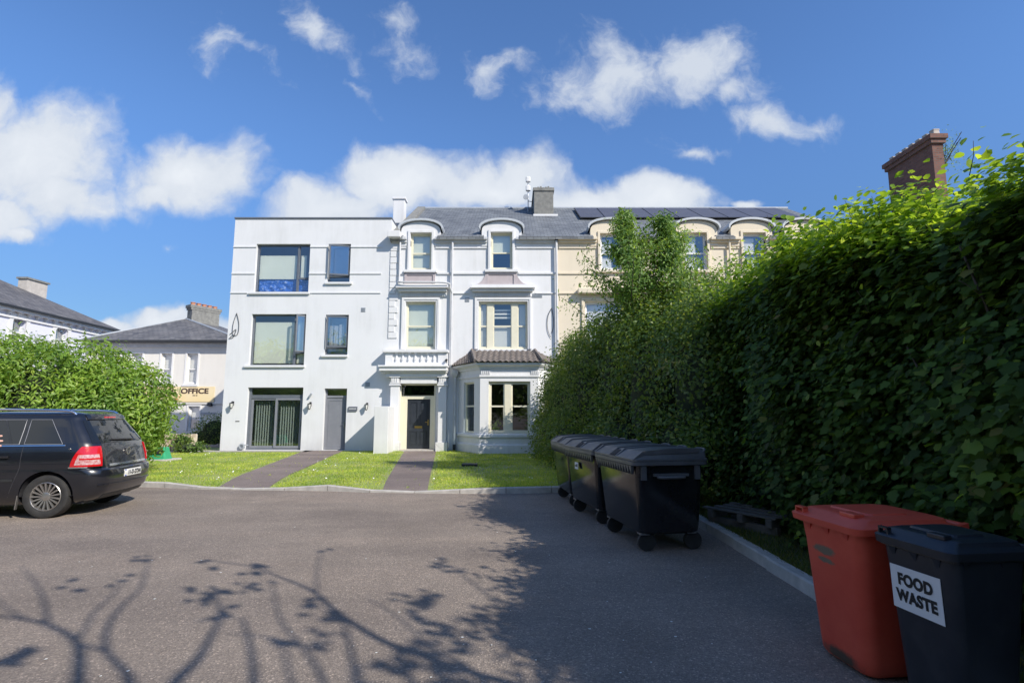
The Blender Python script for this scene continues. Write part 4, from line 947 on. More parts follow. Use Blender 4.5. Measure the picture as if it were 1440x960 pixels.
# ---- bay window
bay = wroot('bay_placeholder', (0,0,0)); bpy.data.objects.remove(bay)
FY = 20.4; L0, L1, R0, R1 = (BX0, YF), (at(675,560,FY).x, FY), (at(757,560,FY).x, FY), (BX1, YF)
zS = at(700,610,FY).z; zT = at(700,536,FY).z; zK = at(700,521,FY).z; zCr = at(700,509.5,FY-.2).z
def bay_off(d):
    """outline of the bay in plan moved outwards by d, ending on the wall"""
    out = []
    for A, B, sg in ((L0, L1, 1), (R1, R0, -1)):
        dx_, dy_ = B[0]-A[0], B[1]-A[1]; ln = math.hypot(dx_, dy_); nx, ny = sg*dy_/ln, -sg*dx_/ln; dx_, dy_ = dx_/ln, dy_/ln
        ax, ay = A[0]+nx*d, A[1]+ny*d; k1 = (YF-.002-ay)/dy_; k2 = (FY-d-ay)/dy_
        out.append(((ax+dx_*k1, YF-.002), (ax+dx_*k2, FY-d)))
    return [out[0][0], out[0][1], out[1][1], out[1][0]]
def sweep(profile, name, m, parent, bev=0):
    """profile = [(offset outwards, z)...] swept round the three sides of the bay"""
    def off(d):
        return bay_off(d)
    mb = MB(); rg = []
    P_ = [off(d) for d, z in profile]
    for c in range(4): rg.append([(P_[i][c][0], P_[i][c][1], profile[i][1]) for i in range(len(profile))])
    mb.rings(rg); return mb.build(name, m, parent, auto=True)
bayb = sweep([(-.22,0),(.06,0),(.06,.40),(.0,.46),(0,zS-.12),(-.22,zS-.12)], 'bay_window', 'white_paint', house)
sweep([(-.24,zS-.118),(.07,zS-.118),(.07,zS-.03),(.03,zS),(-.24,zS)], 'bay_sill', 'white_paint', bayb)
sweep([(-.22,zT),(0,zT),(0,zK+.06),(-.22,zK+.06)], 'bay_frieze', 'white_paint', bayb)
sweep([(-.2,zK+.062),(.05,zK+.062),(.05,zK+.12),(.16,zCr-.10),(.22,zCr-.08),(.22,zCr),(-.2,zCr)], 'bay_cornice', 'white_paint', bayb)
zM = at(700,528,FY).z
sweep([(.002,zM-.05),(.045,zM-.05),(.045,zM+.02),(.002,zM+.03)], 'string_course', 'white_paint', bayb)
# front piers and mullion, side piers
wl, wr = at(687,570,FY).x, at(746,570,FY).x
MB().prism([(L1[0],FY,zS),(wl,FY,zS),(wl,FY+.22,zS),(L1[0]-.1,FY+.22,zS)], (0,0,zT-zS)).build('bay_pier', 'white_paint', bayb, auto=True)
MB().prism([(wr,FY,zS),(R0[0],FY,zS),(R0[0]+.1,FY+.22,zS),(wr,FY+.22,zS)], (0,0,zT-zS)).build('bay_pier', 'white_paint', bayb, auto=True)
def side_pt(A, B, f, ins=0):
    A = Vector((*A, 0)); B = Vector((*B, 0)); d = (B-A); n_ = Vector((d.y, -d.x, 0)).normalized(); 
    return A + d*f - n_*ins
for A, B in ((L0, L1), (R1, R0)):
    for f0, f1 in ((0,.26),(.74,1)):
        q = [side_pt(A,B,f0), side_pt(A,B,f1), side_pt(A,B,f1,.2), side_pt(A,B,f0,.2)]
        sgn = 1 if A is L0 else -1
        q = [side_pt(A,B,f0), side_pt(A,B,f1), side_pt(A,B,f1,.2*sgn), side_pt(A,B,f0,.2*sgn)]
        MB().prism([(p_.x, min(p_.y, YF-.003), zS) for p_ in q], (0,0,zT-zS)).build('bay_pier', 'white_paint', bayb, auto=True)
mb = MB()
for xk in (at(676.5,525,FY).x, at(747,525,FY).x):
    for k in range(5): mb.box(xk+k*.075, xk+k*.075+.045, FY-.035, FY-.001, zM+.05, zM+.19)
mb.build('dentils', 'white_paint', bayb)
xm0, xm1 = at(709.5,570,FY).x, at(719,570,FY).x
w_ = sash_window(bayb, wl, wr, zS, zT, FY+.10, 'cream_wood', rail=at(700,571,FY).z, cols=((xm0,xm1),), gmat='dark_glass', stile=.05)
A, B = L0, L1
for A, B, sgn in ((L0, L1, 1), (R1, R0, -1)):
    q0, q1 = side_pt(A,B,.26,.08*sgn), side_pt(A,B,.74,.08*sgn); d = q1-q0; n_ = Vector((d.y,-d.x,0)).normalized()*-.07*sgn; zr = at(660,571,21.5).z; f_ = .06; ln = d.length; u_ = d/ln; s_ = MB()
    for (a, b_, za, zb) in ((0,f_,zS,zT),(ln-f_,ln,zS,zT),(f_,ln-f_,zS,zS+.08),(f_,ln-f_,zT-.06,zT),(f_,ln-f_,zr-.03,zr+.03)): s_.obox(q0+u_*a+Vector((0,0,za)), u_*(b_-a), n_, (0,0,zb-za))
    sw = s_.build('window', 'cream_wood', bayb)
    MB().obox(q0+u_*.03+n_*.6+Vector((0,0,zS+.03)), u_*(ln-.06), n_*.1, (0,0,zT-zS-.06)).build('pane', 'dark_glass', sw)
# tiled bay roof: rippled clay courses climbing to the wall
def bay_roof():
    mb = MB(); top_y = YF-.02; zt_ = at(700,494,YF-.3).z+.04; z0_ = zCr+.01; ov = .30
    def face(a, b_, a2, b2):
        a, b_, a2, b2 = map(Vector, (a, b_, a2, b2)); nu = max(8, int((b_-a).length/.055)); nv = 7
        n_ = (b_-a).cross(a2-a).normalized()
        g = []
        for j in range(nv*2+1):
            v_ = (j//2 + (j % 2)*.98)/nv if j < nv*2 else 1
            row = []
            for i in range(nu+1):
                u_ = i/nu; p_ = a.lerp(b_, u_).lerp(a2.lerp(b2, u_), v_)
                wv = .028*math.cos(2*math.pi*((p_.x if abs((b_-a).x) > .8*(b_-a).length else (p_-a).dot((b_-a).normalized()))/.22)) + (.03 if j % 2 == 0 else 0)
                row.append(p_ + n_*wv)
            g.append(row)
        for j in range(len(g)-1):
            for i in range(nu): mb.poly([g[j][i], g[j][i+1], g[j+1][i+1], g[j+1][i]])
    s45 = math.tan(R(22.5)); A0, A1, B1, B0 = [(q_[0], min(q_[1], YF-.01), z0_) for q_ in bay_off(ov)]
    tA = (at(664,494,top_y).x, top_y, zt_); tB = (at(752,494,top_y).x, top_y, zt_)
    face(A1, B1, tA, tB); face(A0, A1, tA, tA); face(B1, B0, tB, tB)
    mb.poly([A0, A1, B1, B0])
    r_ = mb.build('bay_roof', 'clay_tile', bayb, smooth='full')
    h = MB()
    for P0, P1_ in ((A1, tA), (B1, tB)): MB().tube([Vector(P0)+Vector((0,0,.05)), Vector(P1_)+Vector((0,0,.05))], .07, 6).build('hip_tiles', 'clay_tile', r_)
mottled('clay_tile', (.12,.105,.098), (.25,.215,.195), 7, .9, .4, 25)
bay_roof()

# indoor plant on the bay sill
pl = wroot('potted_plant', (at(698,600,FY+.3).x, FY+.42, zS+.0)); tag(pl, 'small green plant on the inside sill of the ground floor bay window', 'plant')
px0 = pl.location.x
MB().rings([[(px0+r_*math.cos(a), FY+.42+r_*math.sin(a), z) for a in [R(30*i) for i in range(12)]] for z, r_ in ((zS-.12,.06),(zS+.06,.085),(zS+.08,.09))]).build('pot', 'terracotta', pl)
rg = np.random.default_rng(3); Pn = np.stack([px0+rg.normal(0,.09,60), FY+.40+rg.normal(0,.05,60), zS+.12+rg.random(60)*.36], 1)
scatter('leaves', 'laurel_leaf', pl, Pn, np.tile([0,-.7,.6],(60,1)), rg.uniform(.09,.14,60), T_OVAL)
# free-standing wing wall between the two front doors
pr = at(524.5, 640, 20.5); pr2 = at(544.5, 640, 20.5); zw = at(535, 571, 20.5).z
wing = MB().box(pr.x, pr2.x, 20.5, YF-.004, 0.02, zw).build('wing_wall', 'white_render', None, bevel=.012)
tag(wing, 'plain white wing wall standing on the lawn between the grey door and the black door', 'wall')
MB().disc((pr.x-.1, 21.35, 1.05), 0, .16, .1, 'x', 18).build('meter_box', 'dark_plastic', wing)

# ---------------------------------------------------------------- cream house
cream = wroot('cream_terraced_house', (6, YF, .1)); tag(cream, 'cream rendered terraced house with arched dormers and solar panels, half hidden by the hedge', 'house')
CX0, CX1 = HX1+.003, at(1215, 400, YF).x
cd = [H(844,874,329,380), H(962,994,328,380), H(1045,1077,328,380), H(1128,1160,328,380)]
c1f = [H(823,893,424,491), H(955,1000,424,491), H(1040,1082,424,491), H(1122,1164,424,491)]
mb = MB().wall(CX0, CX1, 0, EAVE, YF, .3, [(q[0],q[1],q[2],EAVE) for q in cd] + c1f)
mb.poly([(CX0,34,0),(CX1,34,0),(CX1,34,EAVE),(CX0,34,EAVE)]); mb.poly([(CX1,YF,0),(CX1,34,0),(CX1,34,EAVE),(CX1,YF,EAVE)])
mb.build('wall', 'cream_render', cream)
mb = MB(); mb.box(CX0+.02, CX1-.02, 26.5, 26.6, .05, EAVE-.1).box(CX0+.02,CX1-.02,YF+.32,33.9,at(660,402,YF).z-.12,at(660,402,YF).z+.12); mb.build('floor_slab', 'interior_dark', cream)
gaps = []
for q, hd in zip(cd, ((826,893),(946,1012),(1023,1089),(1098,1164))):
    d_, g_ = dormer(cream, (hd[0],hd[1],307.5,321), q, 'cream_render', 'pvc_white', [(.1,.6,.5,.9),(.1,.6,.05,.4)], 'blind_cream'); gaps.append(g_)
    MB().box(q[0]-.24,q[1]+.24,YF-.13,YF+.1,q[2]-.11,q[2]).build('window_sill', 'cream_render', cream, bevel=.012)
cr = roof_obj(CX0, CX1+.2, cream, tuple(gaps))
segs = []; last = CX0+.06
for q in cd: segs.append((last, q[0]-.14)); last = q[1]+.14
segs.append((last, CX1)); gutters(cream, segs, 'cream_render')
for q in c1f:
    surround(q, .14, m='cream_render', parent=cream)
    sash_window(cream, *q, YF+.12, 'pvc_white', rail=ztop(q,.49), blind=[(.06,.94,.1,.95)], bmat='curtain_white')
    MB().box(q[0]-.3,q[1]+.3,YF-.32,YF-.002,q[3]+.3,q[3]+.5).build('window_hood', 'cream_render', cream, bevel=.02)
mb = MB()
for py in (384.5, 412.5):
    z = at(660,py,YF).z
    mb = MB()
    if py > 400: mb.box(CX0+.05,c1f[0][0]-.32,YF-.05,YF-.002,z-.02,z+.03)
    else: mb.box(CX0+.05,cd[0][0]-.25,YF-.05,YF-.002,z-.03,z+.03)
    mb.build('string_course', 'cream_render', cream)
xk = at(1024, 340, YF).x; pipe([(xk,YF-.12,EAVE),(xk,YF-.12,6),(xk,YF-.12,3),(xk,YF-.12,.3)], m='cream_render', parent=cream)
# solar panels: a row of nine
sp0 = at(806, 293.5, 27.7).x; xn = sp0; ct, st_ = math.cos(R(30)), math.sin(R(30))
for i in range(9):
    yb = 25.0; q = Vector((xn+.02, yb, roofz(yb)+.09)); up = Vector((0, ct, st_))*2.9; nn = Vector((0, -st_, ct))*.05
    fr = MB().obox(q, (1.16,0,0), up, nn).build('solar_panel', 'dark_plastic', cream)
    MB().obox(q+nn*1.04+up*.012+Vector((.02,0,0)), (1.12,0,0), up*.976, nn*.06).build('solar_cells', 'solar_glass', fr); xn += 1.18

# ---------------------------------------------------------------- tall brick house on the right
bh = wroot('brick_house', (19, 24, 0)); tag(bh, 'brick house behind the hedge with only its tall red chimney rising above the leaves', 'house')
MB().box(15.6, 25, 19.5, 27, 0, 6.6).build('wall', 'red_brick', bh)
rf = MB().rings([[(15.4,19.3,6.6),(25.2,19.3,6.6),(25.2,27.2,6.6),(15.4,27.2,6.6)],[(17.6,22.6,9.0),(23,22.6,9.0),(23,23.9,9.0),(17.6,23.9,9.0)]]).build('roof', 'slate_hip', bh)
pN = at(1309, 190, 20.0); pF_ = at(1238, 222, 22.6); zt = pN.z
cx0 = pN.x; cx1 = at(1324, 190, 20.0).x
cb = MB().box(cx0, cx1, 20.0, 22.5, 6, zt-.35).box(cx0-.08,cx1+.08,19.92,22.58,zt-.35,zt-.18).box(cx0-.14,cx1+.14,19.86,22.64,zt-.18,zt).build('chimney', 'red_brick', bh)
for i in range(7):
    y = 20.05+i*.38; MB().rings([rrect(.26*s_, .24*s_, .03, z, 2, (cx0+cx1)/2-.02, y) for z, s_ in ((zt,1),(zt+.16,.9),(zt+.18,1),(zt+.22,1))]).build('chimney_pot', 'brick_pot', cb)
rg = np.random.default_rng(5); ps = at(1334, 212, 20.2); n = 700; Pn = np.stack([rg.normal(ps.x,.26,n), rg.normal(20.3,.2,n), ps.z+rg.normal(0,.34,n)], 1)
tw = wroot('chimney_shrub', (ps.x, 20.3, ps.z-.8)); tag(tw, 'wispy self-sown shrub growing beside the top of the red brick chimney', 'shrub')
mb = MB()
for k in range(9): e_ = Vector((ps.x+rg.normal(0,.3), 20.3+rg.normal(0,.2), ps.z+rg.random()*.6)); mb.tube([(cx1+.02,20.3,ps.z-.8),((cx1+e_.x)/2+.1,20.3,(ps.z-.8+e_.z)/2),e_], .014, 4)
mb.build('branches', 'branch_bark', tw)
scatter('leaves', 'tree_leaf', tw, Pn, np.tile([0,-.3,.9],(n,1)), rg.uniform(.05,.09,n), T_LONG, jit=.9)

# ---------------------------------------------------------------- office building (centre left)
off = wroot('office_building', (-20, 31, 0)); tag(off, 'two storey beige office building with a hipped slate roof and a yellow office sign', 'building')
OY = 31.0; OX0, OX1 = at(122, 480, OY).x, -15.5; OE = at(250, 481, OY).z
ow = [H(262,277.5,497,540,OY), H(226,241,497,540,OY), H(184,199,497,540,OY), H(143,158,497,540,OY)]
og = H(264,280,571,606,OY)
MB().wall(OX0, OX1, 0, OE, OY, .25, ow+[og]).box(OX0,OX0+.2,OY+.25,40,0,OE).box(OX1-.2,OX1,OY+.25,40,0,OE).box(OX0,OX1,39.8,40,0,OE).box(OX0+.2,OX1-.2,35,35.1,0,OE).build('wall', 'beige_render', off)
ap = at(262, 448, 34.4); e0x = at(106, 479, OY-.45).x
c4 = [Vector((e0x,OY-.45,OE+.05)), Vector((OX1+.3,OY-.45,OE+.05)), Vector((OX1+.3,40.4,OE+.05)), Vector((e0x,40.4,OE+.05))]
A1 = Vector((ap.x, 34.4, ap.z)); A2 = Vector((ap.x+.6, 36.8, ap.z))
mb = MB(); mb.poly([c4[0],c4[1],A1]); mb.poly([c4[1],c4[2],A2,A1]); mb.poly([c4[2],c4[3],A2]); mb.poly([c4[3],c4[0],A1,A2]); mb.poly(c4[::-1])
rf = mb.build('roof', 'slate_hip', off)
for c_ in c4[:2]: MB().tube([c_,A1], .07, 6).build('hip_tiles', 'lead_grey', rf)
p0 = at(259.5, 440, 34.0); zc0 = at(260, 427.5, 34.0).z; p1x = at(297, 440, 34.6).x
cb = MB().rings([[(p0.x,34.3,z),(p0.x+.5,33.95,z),(p1x,35.6,z),(p1x-.5,36.0,z)] for z in (ap.z-.8, zc0-.35)])
def skew(dz0, dz1, g):
    c_ = Vector(((p0.x+p1x)/2, 34.95)); pts = [(p0.x,34.3),(p0.x+.5,33.95),(p1x,35.6),(p1x-.5,36.0)]
    return [[(c_.x+(x-c_.x)*g, c_.y+(y-c_.y)*g, z) for x, y in pts] for z in (dz0, dz1)]
cb.rings(skew(zc0-.35, zc0-.22, 1.07)); cb.rings(skew(zc0-.22, zc0-.04, 1.14)); chm = cb.build('chimney', 'chimney_render', off)
mb = MB()
for k in range(5):
    f = k/4; x = p0.x+.35+(p1x-p0.x-.75)*f; y = 34.25+1.45*f
    mb = MB().rings([[(x+r_*math.cos(a), y+r_*math.sin(a), z) for a in [R(40*i) for i in range(9)]] for z, r_ in ((zc0-.04,.15),(zc0+.1,.13),(zc0+.12,.16),(zc0+.16,.16))]); mb.build('chimney_pot', 'terracotta', chm)
MB().box(e0x,OX1+.3,OY-.53,OY-.42,OE-.06,OE+.06).build('gutter', 'dark_plastic', off)
MB().box(OX0,OX1,OY-.14,OY-.002,OE-.3,OE-.06).build('eaves_board', 'gutter_white', off)
for q in ow+[og]:
    sash_window(off, *q, OY+.12, 'pvc_white', rail=ztop(q,.5), blind=[(.08,.92,.05,.95)] if q is not og else [(.1,.9,.55,.95)], bmat='blind_cream', fw=.05)
    if q is not og: MB().box(q[0]-.12,q[1]+.12,OY-.10,OY+.1,q[2]-.12,q[2]).build('window_sill', 'pvc_white', off)
    MB().box(q[0]-.1,q[0]-.003,OY-.03,OY-.002,q[2],q[3]+.08).box(q[1]+.003,q[1]+.1,OY-.03,OY-.002,q[2],q[3]+.08).box(q[0]-.003,q[1]+.003,OY-.03,OY-.002,q[3]+.003,q[3]+.08).build('surround', 'pvc_white', off)
sz0, sz1 = at(270,565,OY).z, at(270,543.5,OY).z; sx1 = at(302,555,OY).x; sx0 = at(170,555,OY).x
sg = MB().box(sx0,sx1,OY-.06,OY-.03,sz0,sz1).build('shop_sign', 'sign_yellow', off)
tx = text_obj('sign_lettering', 'L  OFFICE', .40, 'sign_ink', (at(294,550,OY).x, OY-.065, at(270,550,OY).z), (math.pi/2,0,0), sg, .004, .014, 'RIGHT', 1.22, 1.0)
mb = MB()
for (a, b_, c, d) in ((246,254,557,558),(246,251,560.5,561.5)): q0 = at(a,c,OY); q1 = at(b_,d,OY); mb.box(q0.x,q1.x,OY-.066,OY-.061,q1.z,q0.z)
mb.build('sign_small_print', 'sign_orange', sg)
mb = MB()
for a in (272, 274.3, 277): q0 = at(a,555.5,OY); mb.box(q0.x,q0.x+.05,OY-.066,OY-.061,q0.z-.05,q0.z+.02)
mb.build('sign_small_print', 'sign_ink', sg)
MB().box(sx0-.1,OX1,OY-.07,OY-.002,sz0-.12,sz0-.04).build('string_course', 'beige_render', off)
p = at(296, 568.5, OY); MB().rings([[(p.x-.1,OY-.002,p.z-.1),(p.x+.12,OY-.002,p.z-.1),(p.x+.12,OY-.002,p.z+.1),(p.x-.1,OY-.002,p.z+.1)],[(p.x-.1,OY-.22,p.z-.06),(p.x+.12,OY-.22,p.z-.06),(p.x+.12,OY-.14,p.z+.1),(p.x-.1,OY-.14,p.z+.1)]]).build('flood_light', 'dark_plastic', off)
p = at(293, 581, OY); MB().box(p.x-.42,p.x+.42,OY-.03,OY-.002,p.z-.06,p.z+.06).build('notice_plate', 'lead_grey', off)

# ---------------------------------------------------------------- long lilac-white building at far left
lb = wroot('long_villa', (-28, 27, 0)); tag(lb, 'long lilac white villa with bracketed eaves and a grey slate roof at the far left', 'building')
def wall_x(Y): return -26.0-(Y-27)*.075
LEz = 6.95; y0_, y1_ = 12, 35.8
Wv = lambda Y, z, d=0: (wall_x(Y)+d, Y, z)
wins = []
for (a, b_, t_, bt) in ((16.5,36,447,486),(78.5,96,460.5,500)):
    def Ysol(px):   # where the ray through px meets the wall plane
        r_ = ray(px, 460); k = -26.0/r_[0]
        for _ in range(20): k = wall_x(r_[1]*k)/r_[0]
        return r_[1]*k
    ya, yb = Ysol(a), Ysol(b_); ym = (ya+yb)/2; wins.append((ya, yb, at(0,bt,ym).z, at((a+b_)/2,t_,ym).z))
ys = sorted([y0_, y1_] + [q for w_ in wins for q in w_[:2]]); mb = MB()
for i in range(len(ys)-1):
    hit = [w_ for w_ in wins if abs(w_[0]-ys[i]) < 1e-6]
    if hit:
        _, _, za, zb = hit[0]; mb.poly([Wv(ys[i],0),Wv(ys[i+1],0),Wv(ys[i+1],za),Wv(ys[i],za)]); mb.poly([Wv(ys[i],zb),Wv(ys[i+1],zb),Wv(ys[i+1],LEz),Wv(ys[i],LEz)])
        for yy in (ys[i], ys[i+1]): mb.poly([Wv(yy,za),Wv(yy,za,-.3),Wv(yy,zb,-.3),Wv(yy,zb)])
        mb.poly([Wv(ys[i],zb),Wv(ys[i+1],zb),Wv(ys[i+1],zb,-.3),Wv(ys[i],zb,-.3)]); mb.poly([Wv(ys[i],za),Wv(ys[i+1],za),Wv(ys[i+1],za,-.3),Wv(ys[i],za,-.3)])
    else: mb.poly([Wv(ys[i],0),Wv(ys[i+1],0),Wv(ys[i+1],LEz),Wv(ys[i],LEz)])
mb.poly([Wv(y1_,0),(-38,y1_,0),(-38,y1_,LEz),Wv(y1_,LEz)]); mb.poly([Wv(y0_,0),(-38,y0_,0),(-38,y0_,LEz),Wv(y0_,LEz)])
mb.build('wall', 'lilac_render', lb)
for (ya, yb, za, zb) in wins:
    q = MB(); n_ = 8; top = [Wv(ya+(yb-ya)*i/n_, zb-.18+.18*math.sin(math.pi*i/n_)**.6, .05) for i in range(n_+1)]
    out = [Wv(ya-.22,za-.1,.05)] + [Wv(ya-.22,zb+.2,.05)] + [Wv(yb+.22,zb+.2,.05), Wv(yb+.22,za-.1,.05)] + [Wv(yb,za-.1,.05)] + top[::-1] + [Wv(ya,za-.1,.05)]
    q.prism(out, (-.06,0,0)); sr = q.build('surround', 'pvc_white', lb)
    wf = MB(); f_ = .07
    for (a, b_, c, d) in ((ya,ya+f_,za,zb),(yb-f_,yb,za,zb),(ya,yb,zb-f_,zb),(ya,yb,(za+zb)/2-.03,(za+zb)/2+.03)): wf.prism([Wv(a,c,-.22),Wv(b_,c,-.22),Wv(b_,d,-.22),Wv(a,d,-.22)], (-.05,0,0))
    w_ = wf.build('window', 'pvc_white', lb)
    MB().prism([Wv(ya,za,-.26),Wv(yb,za,-.26),Wv(yb,zb,-.26),Wv(ya,zb,-.26)], (-.01,0,0)).build('pane', 'window_glass', w_)
    MB().prism([Wv(ya,za,-.45),Wv(yb,za,-.45),Wv(yb,zb,-.45),Wv(ya,zb,-.45)], (-.02,0,0)).build('blind', 'blind_green', w_)
c0, c1_, c2, c3 = Vector((wall_x(y0_)+.38,y0_-.5,LEz+.12)), Vector((wall_x(y1_)+.38,y1_+.5,LEz+.12)), Vector((-38.5,y1_+.5,LEz+.12)), Vector((-38.5,y0_-.5,LEz+.12))
r0, r1 = Vector((-31.9,y0_+4,LEz+3.3)), Vector((-32.2,30.9,LEz+3.3))
mb = MB(); mb.poly([c0,c1_,r1,r0]); mb.poly([c1_,c2,r1]); mb.poly([c2,c3,r0,r1]); mb.poly([c3,c0,r0]); mb.poly([c3,c2,c1_,c0]); rf = mb.build('roof', 'slate_side', lb)
mb = MB(); mb.prism([Wv(y0_,LEz-.0,.33),Wv(y1_+.4,LEz-.0,.33),Wv(y1_+.4,LEz+.12,.33),Wv(y0_,LEz+.12,.33)], (.10,0,0)); mb.build('gutter', 'dark_plastic', lb)
mb = MB(); mb.prism([Wv(y0_,LEz-.46,.0),Wv(y1_,LEz-.46,.0),Wv(y1_,LEz-.36,.0),Wv(y0_,LEz-.36,.0)], (.09,0,0)); mb.prism([Wv(y0_,LEz-.12,.0),Wv(y1_,LEz-.12,.0),Wv(y1_,LEz-.02,.0),Wv(y0_,LEz-.02,.0)], (.30,0,0)); mb.prism([Wv(y0_,LEz-.018,.0),Wv(y1_,LEz-.018,.0),Wv(y1_,LEz+.1,.0),Wv(y0_,LEz+.1,.0)], (.30,0,0)); mb.build('cornice', 'pvc_white', lb)
mb = MB(); y = 22.0
while y < y1_-.2:
    mb = MB()
    for z_, o_, w_ in ((LEz-.17,.26,.20),(LEz-.25,.17,.16),(LEz-.33,.09,.12)): mb.prism([Wv(y,z_,.0),Wv(y+w_,z_,.0),Wv(y+w_,z_+.079,.0),Wv(y,z_+.079,.0)], (o_,0,0))
    mb.build('eaves_bracket', 'pvc_white', lb); y += .62
pc = at(37, 405, 33.0); cz = at(37,392,33.0).z
cb = MB().prism([(pc.x-.55,33.0,7.4),(pc.x,33.0,7.4),(pc.x-.0,34.5,7.4),(pc.x-.55,34.5,7.4)], (0,0,cz-7.4)).build('chimney', 'pale_chimney', lb)
MB().box(pc.x-.63,pc.x+.08,32.92,34.6,cz,cz+.11).build('chimney_cap', 'chimney_render', cb)

# ---------------------------------------------------------------- low wall, drive plants
lw = MB()
for i in range(24):
    x = -19+i*.27; lw.box(x, x+.262, 21.55+.03*random.random(), 22.0, .05, .72+.07*random.random())
o = lw.build('low_stone_wall', 'rubble_stone', None, bevel=.03); tag(o, 'low sandy rubble stone wall behind the left lawn beside the hedge', 'wall')

# ---------------------------------------------------------------- cars
def car_profile():
    Z  = [.20,.26,.36,.50,.62,.70,.735,.80,.90,.98,1.05,1.12,1.25,1.38,1.48,1.54,1.58,1.61,1.63]
    XR = [.30,.14,.05,.01,.00,.02,.075,.09,.11,.13,.15,.18,.27,.37,.44,.46,.48,.62,1.0]
    XF = [4.1,4.32,4.42,4.46,4.46,4.44,4.40,4.34,4.2,3.95,3.6,3.4,3.08,2.78,2.5,2.32,2.15,1.95,1.7]
    WW = [.74,.80,.845,.87,.88,.882,.880,.882,.88,.87,.855,.835,.79,.745,.705,.675,.63,.54,.36]
    RC = [.22,.24,.26,.27,.28,.28,.27,.26,.25,.24,.23,.22,.20,.18,.17,.17,.17,.17,.16]
    return Z, XR, XF, WW, RC
CZ, CXR, CXF, CWW, CRC = car_profile()
def cq(z): return tuple(float(np.interp(z, CZ, A)) for A in (CXR, CXF, CWW, CRC))
def body_pt(s, z, sg=1, off=0.):
    """s = distance along the outline from the middle of the tail, towards the nose"""
    xr, xf, w, rc = cq(z); a = w-rc; q = rc*math.pi/2
    if s < a: x, y, nx, ny = xr, s, -1, 0
    elif s < a+q: th = (s-a)/rc; x, y, nx, ny = xr+rc-rc*math.cos(th), a+rc*math.sin(th), -math.cos(th), math.sin(th)
    else: x, y, nx, ny = xr+rc+(s-a-q), w, 0, 1
    x += .07*(y/w)**2*max(0, 1-(x-xr)/.9)
    return Vector((x+nx*off, sg*(y+ny*off), z))
def s_of_x(x, z):
    xr, xf, w, rc = cq(z); return (w-rc)+rc*math.pi/2+(x-xr-rc)
def car_patch(name, mat, parent, z0, z1, sl, sr, sg=1, off=.004, nz=10, ns=10, both=False, zf=None, thick=.012, smooth=True):
    """patch of the body skin between two boundaries that may vary with height"""
    mb = MB(); g = []; gi = []
    for j in range(nz+1):
        f = j/nz; z = z0+(z1-z0)*f; a, b_ = (sl(z) if callable(sl) else sl), (sr(z) if callable(sr) else sr)
        row = [[], []]
        for i in range(ns+1):
            s_ = a+(b_-a)*i/ns; zz = z+(zf(s_) if zf else 0); sgn = sg
            if s_ < 0: row[0].append(body_pt(-s_, zz, -sg, off)); row[1].append(body_pt(-s_, zz, -sg, off-thick))
            else: row[0].append(body_pt(s_, zz, sg, off)); row[1].append(body_pt(s_, zz, sg, off-thick))
        g.append(row[0]); gi.append(row[1])
    for j in range(nz):
        for i in range(ns): mb.poly([g[j][i], g[j][i+1], g[j+1][i+1], g[j+1][i]])
    bd = [(0,i) for i in range(ns+1)] + [(j,ns) for j in range(1,nz+1)] + [(nz,i) for i in range(ns-1,-1,-1)] + [(j,0) for j in range(nz-1,0,-1)]
    for k in range(len(bd)):
        (a, b_), (c, d) = bd[k], bd[(k+1) % len(bd)]; mb.poly([g[a][b_], gi[a][b_], gi[c][d], g[c][d]])
    return mb.build(name, mat, parent, smooth=smooth)
def make_wheel(x, y, sg, parent, r_=.325):
    A = [2*math.pi*i/36 for i in range(36)]
    prof = [(.215,.0),(.24,.012),(.29,.014),(r_-.012,.005),(r_,-.03),(r_,-.17),(r_-.012,-.20),(.24,-.205),(.215,-.20)]
    mb = MB(); rings = [[(x+pr*math.cos(a), y+sg*d, .325+pr*math.sin(a)) for a in A] for pr, d in prof]
    mb.rings(rings+[rings[0]], cap=False)
    w = mb.build('wheel', 'rubber', parent, smooth=True)
    rim = MB(); rr = [[(x+pr*math.cos(a), y+sg*d, .325+pr*math.sin(a)) for a in A] for pr, d in ((.216,.004),(.208,.010),(.198,-.004),(.194,-.06),(.216,-.08))]
    rim.rings(rr+[rr[0]], cap=False)
    for k in range(17):
        a = 2*math.pi*k/17; ca, sa = math.cos(a), math.sin(a); wd = .0115
        def P(r0, t_, d): return (x+r0*ca-t_*sa, y+sg*d, .325+r0*sa+t_*ca)
        rim.rings([[P(.05,-wd*.8,-.012),P(.05,wd*.8,-.012),P(.05,wd*.8,-.04),P(.05,-wd*.8,-.04)],[P(.2,-wd*1.1,.0),P(.2,wd*1.1,.0),P(.2,wd*1.1,-.03),P(.2,-wd*1.1,-.03)]])
    rim.rings([[(x+pr*math.cos(a), y+sg*d, .325+pr*math.sin(a)) for a in A] for pr, d in ((.06,-.05),(.06,-.008),(.035,.0))])
    rim.build('rim', 'alloy', w, smooth=True)
    MB().rings([[(x+pr*math.cos(a), y+sg*d, .325+pr*math.sin(a)) for a in A] for pr, d in ((.205,-.075),(.02,-.075),(.02,-.09),(.205,-.09))]).build('brake_disc', 'wire_black', w)
    return w
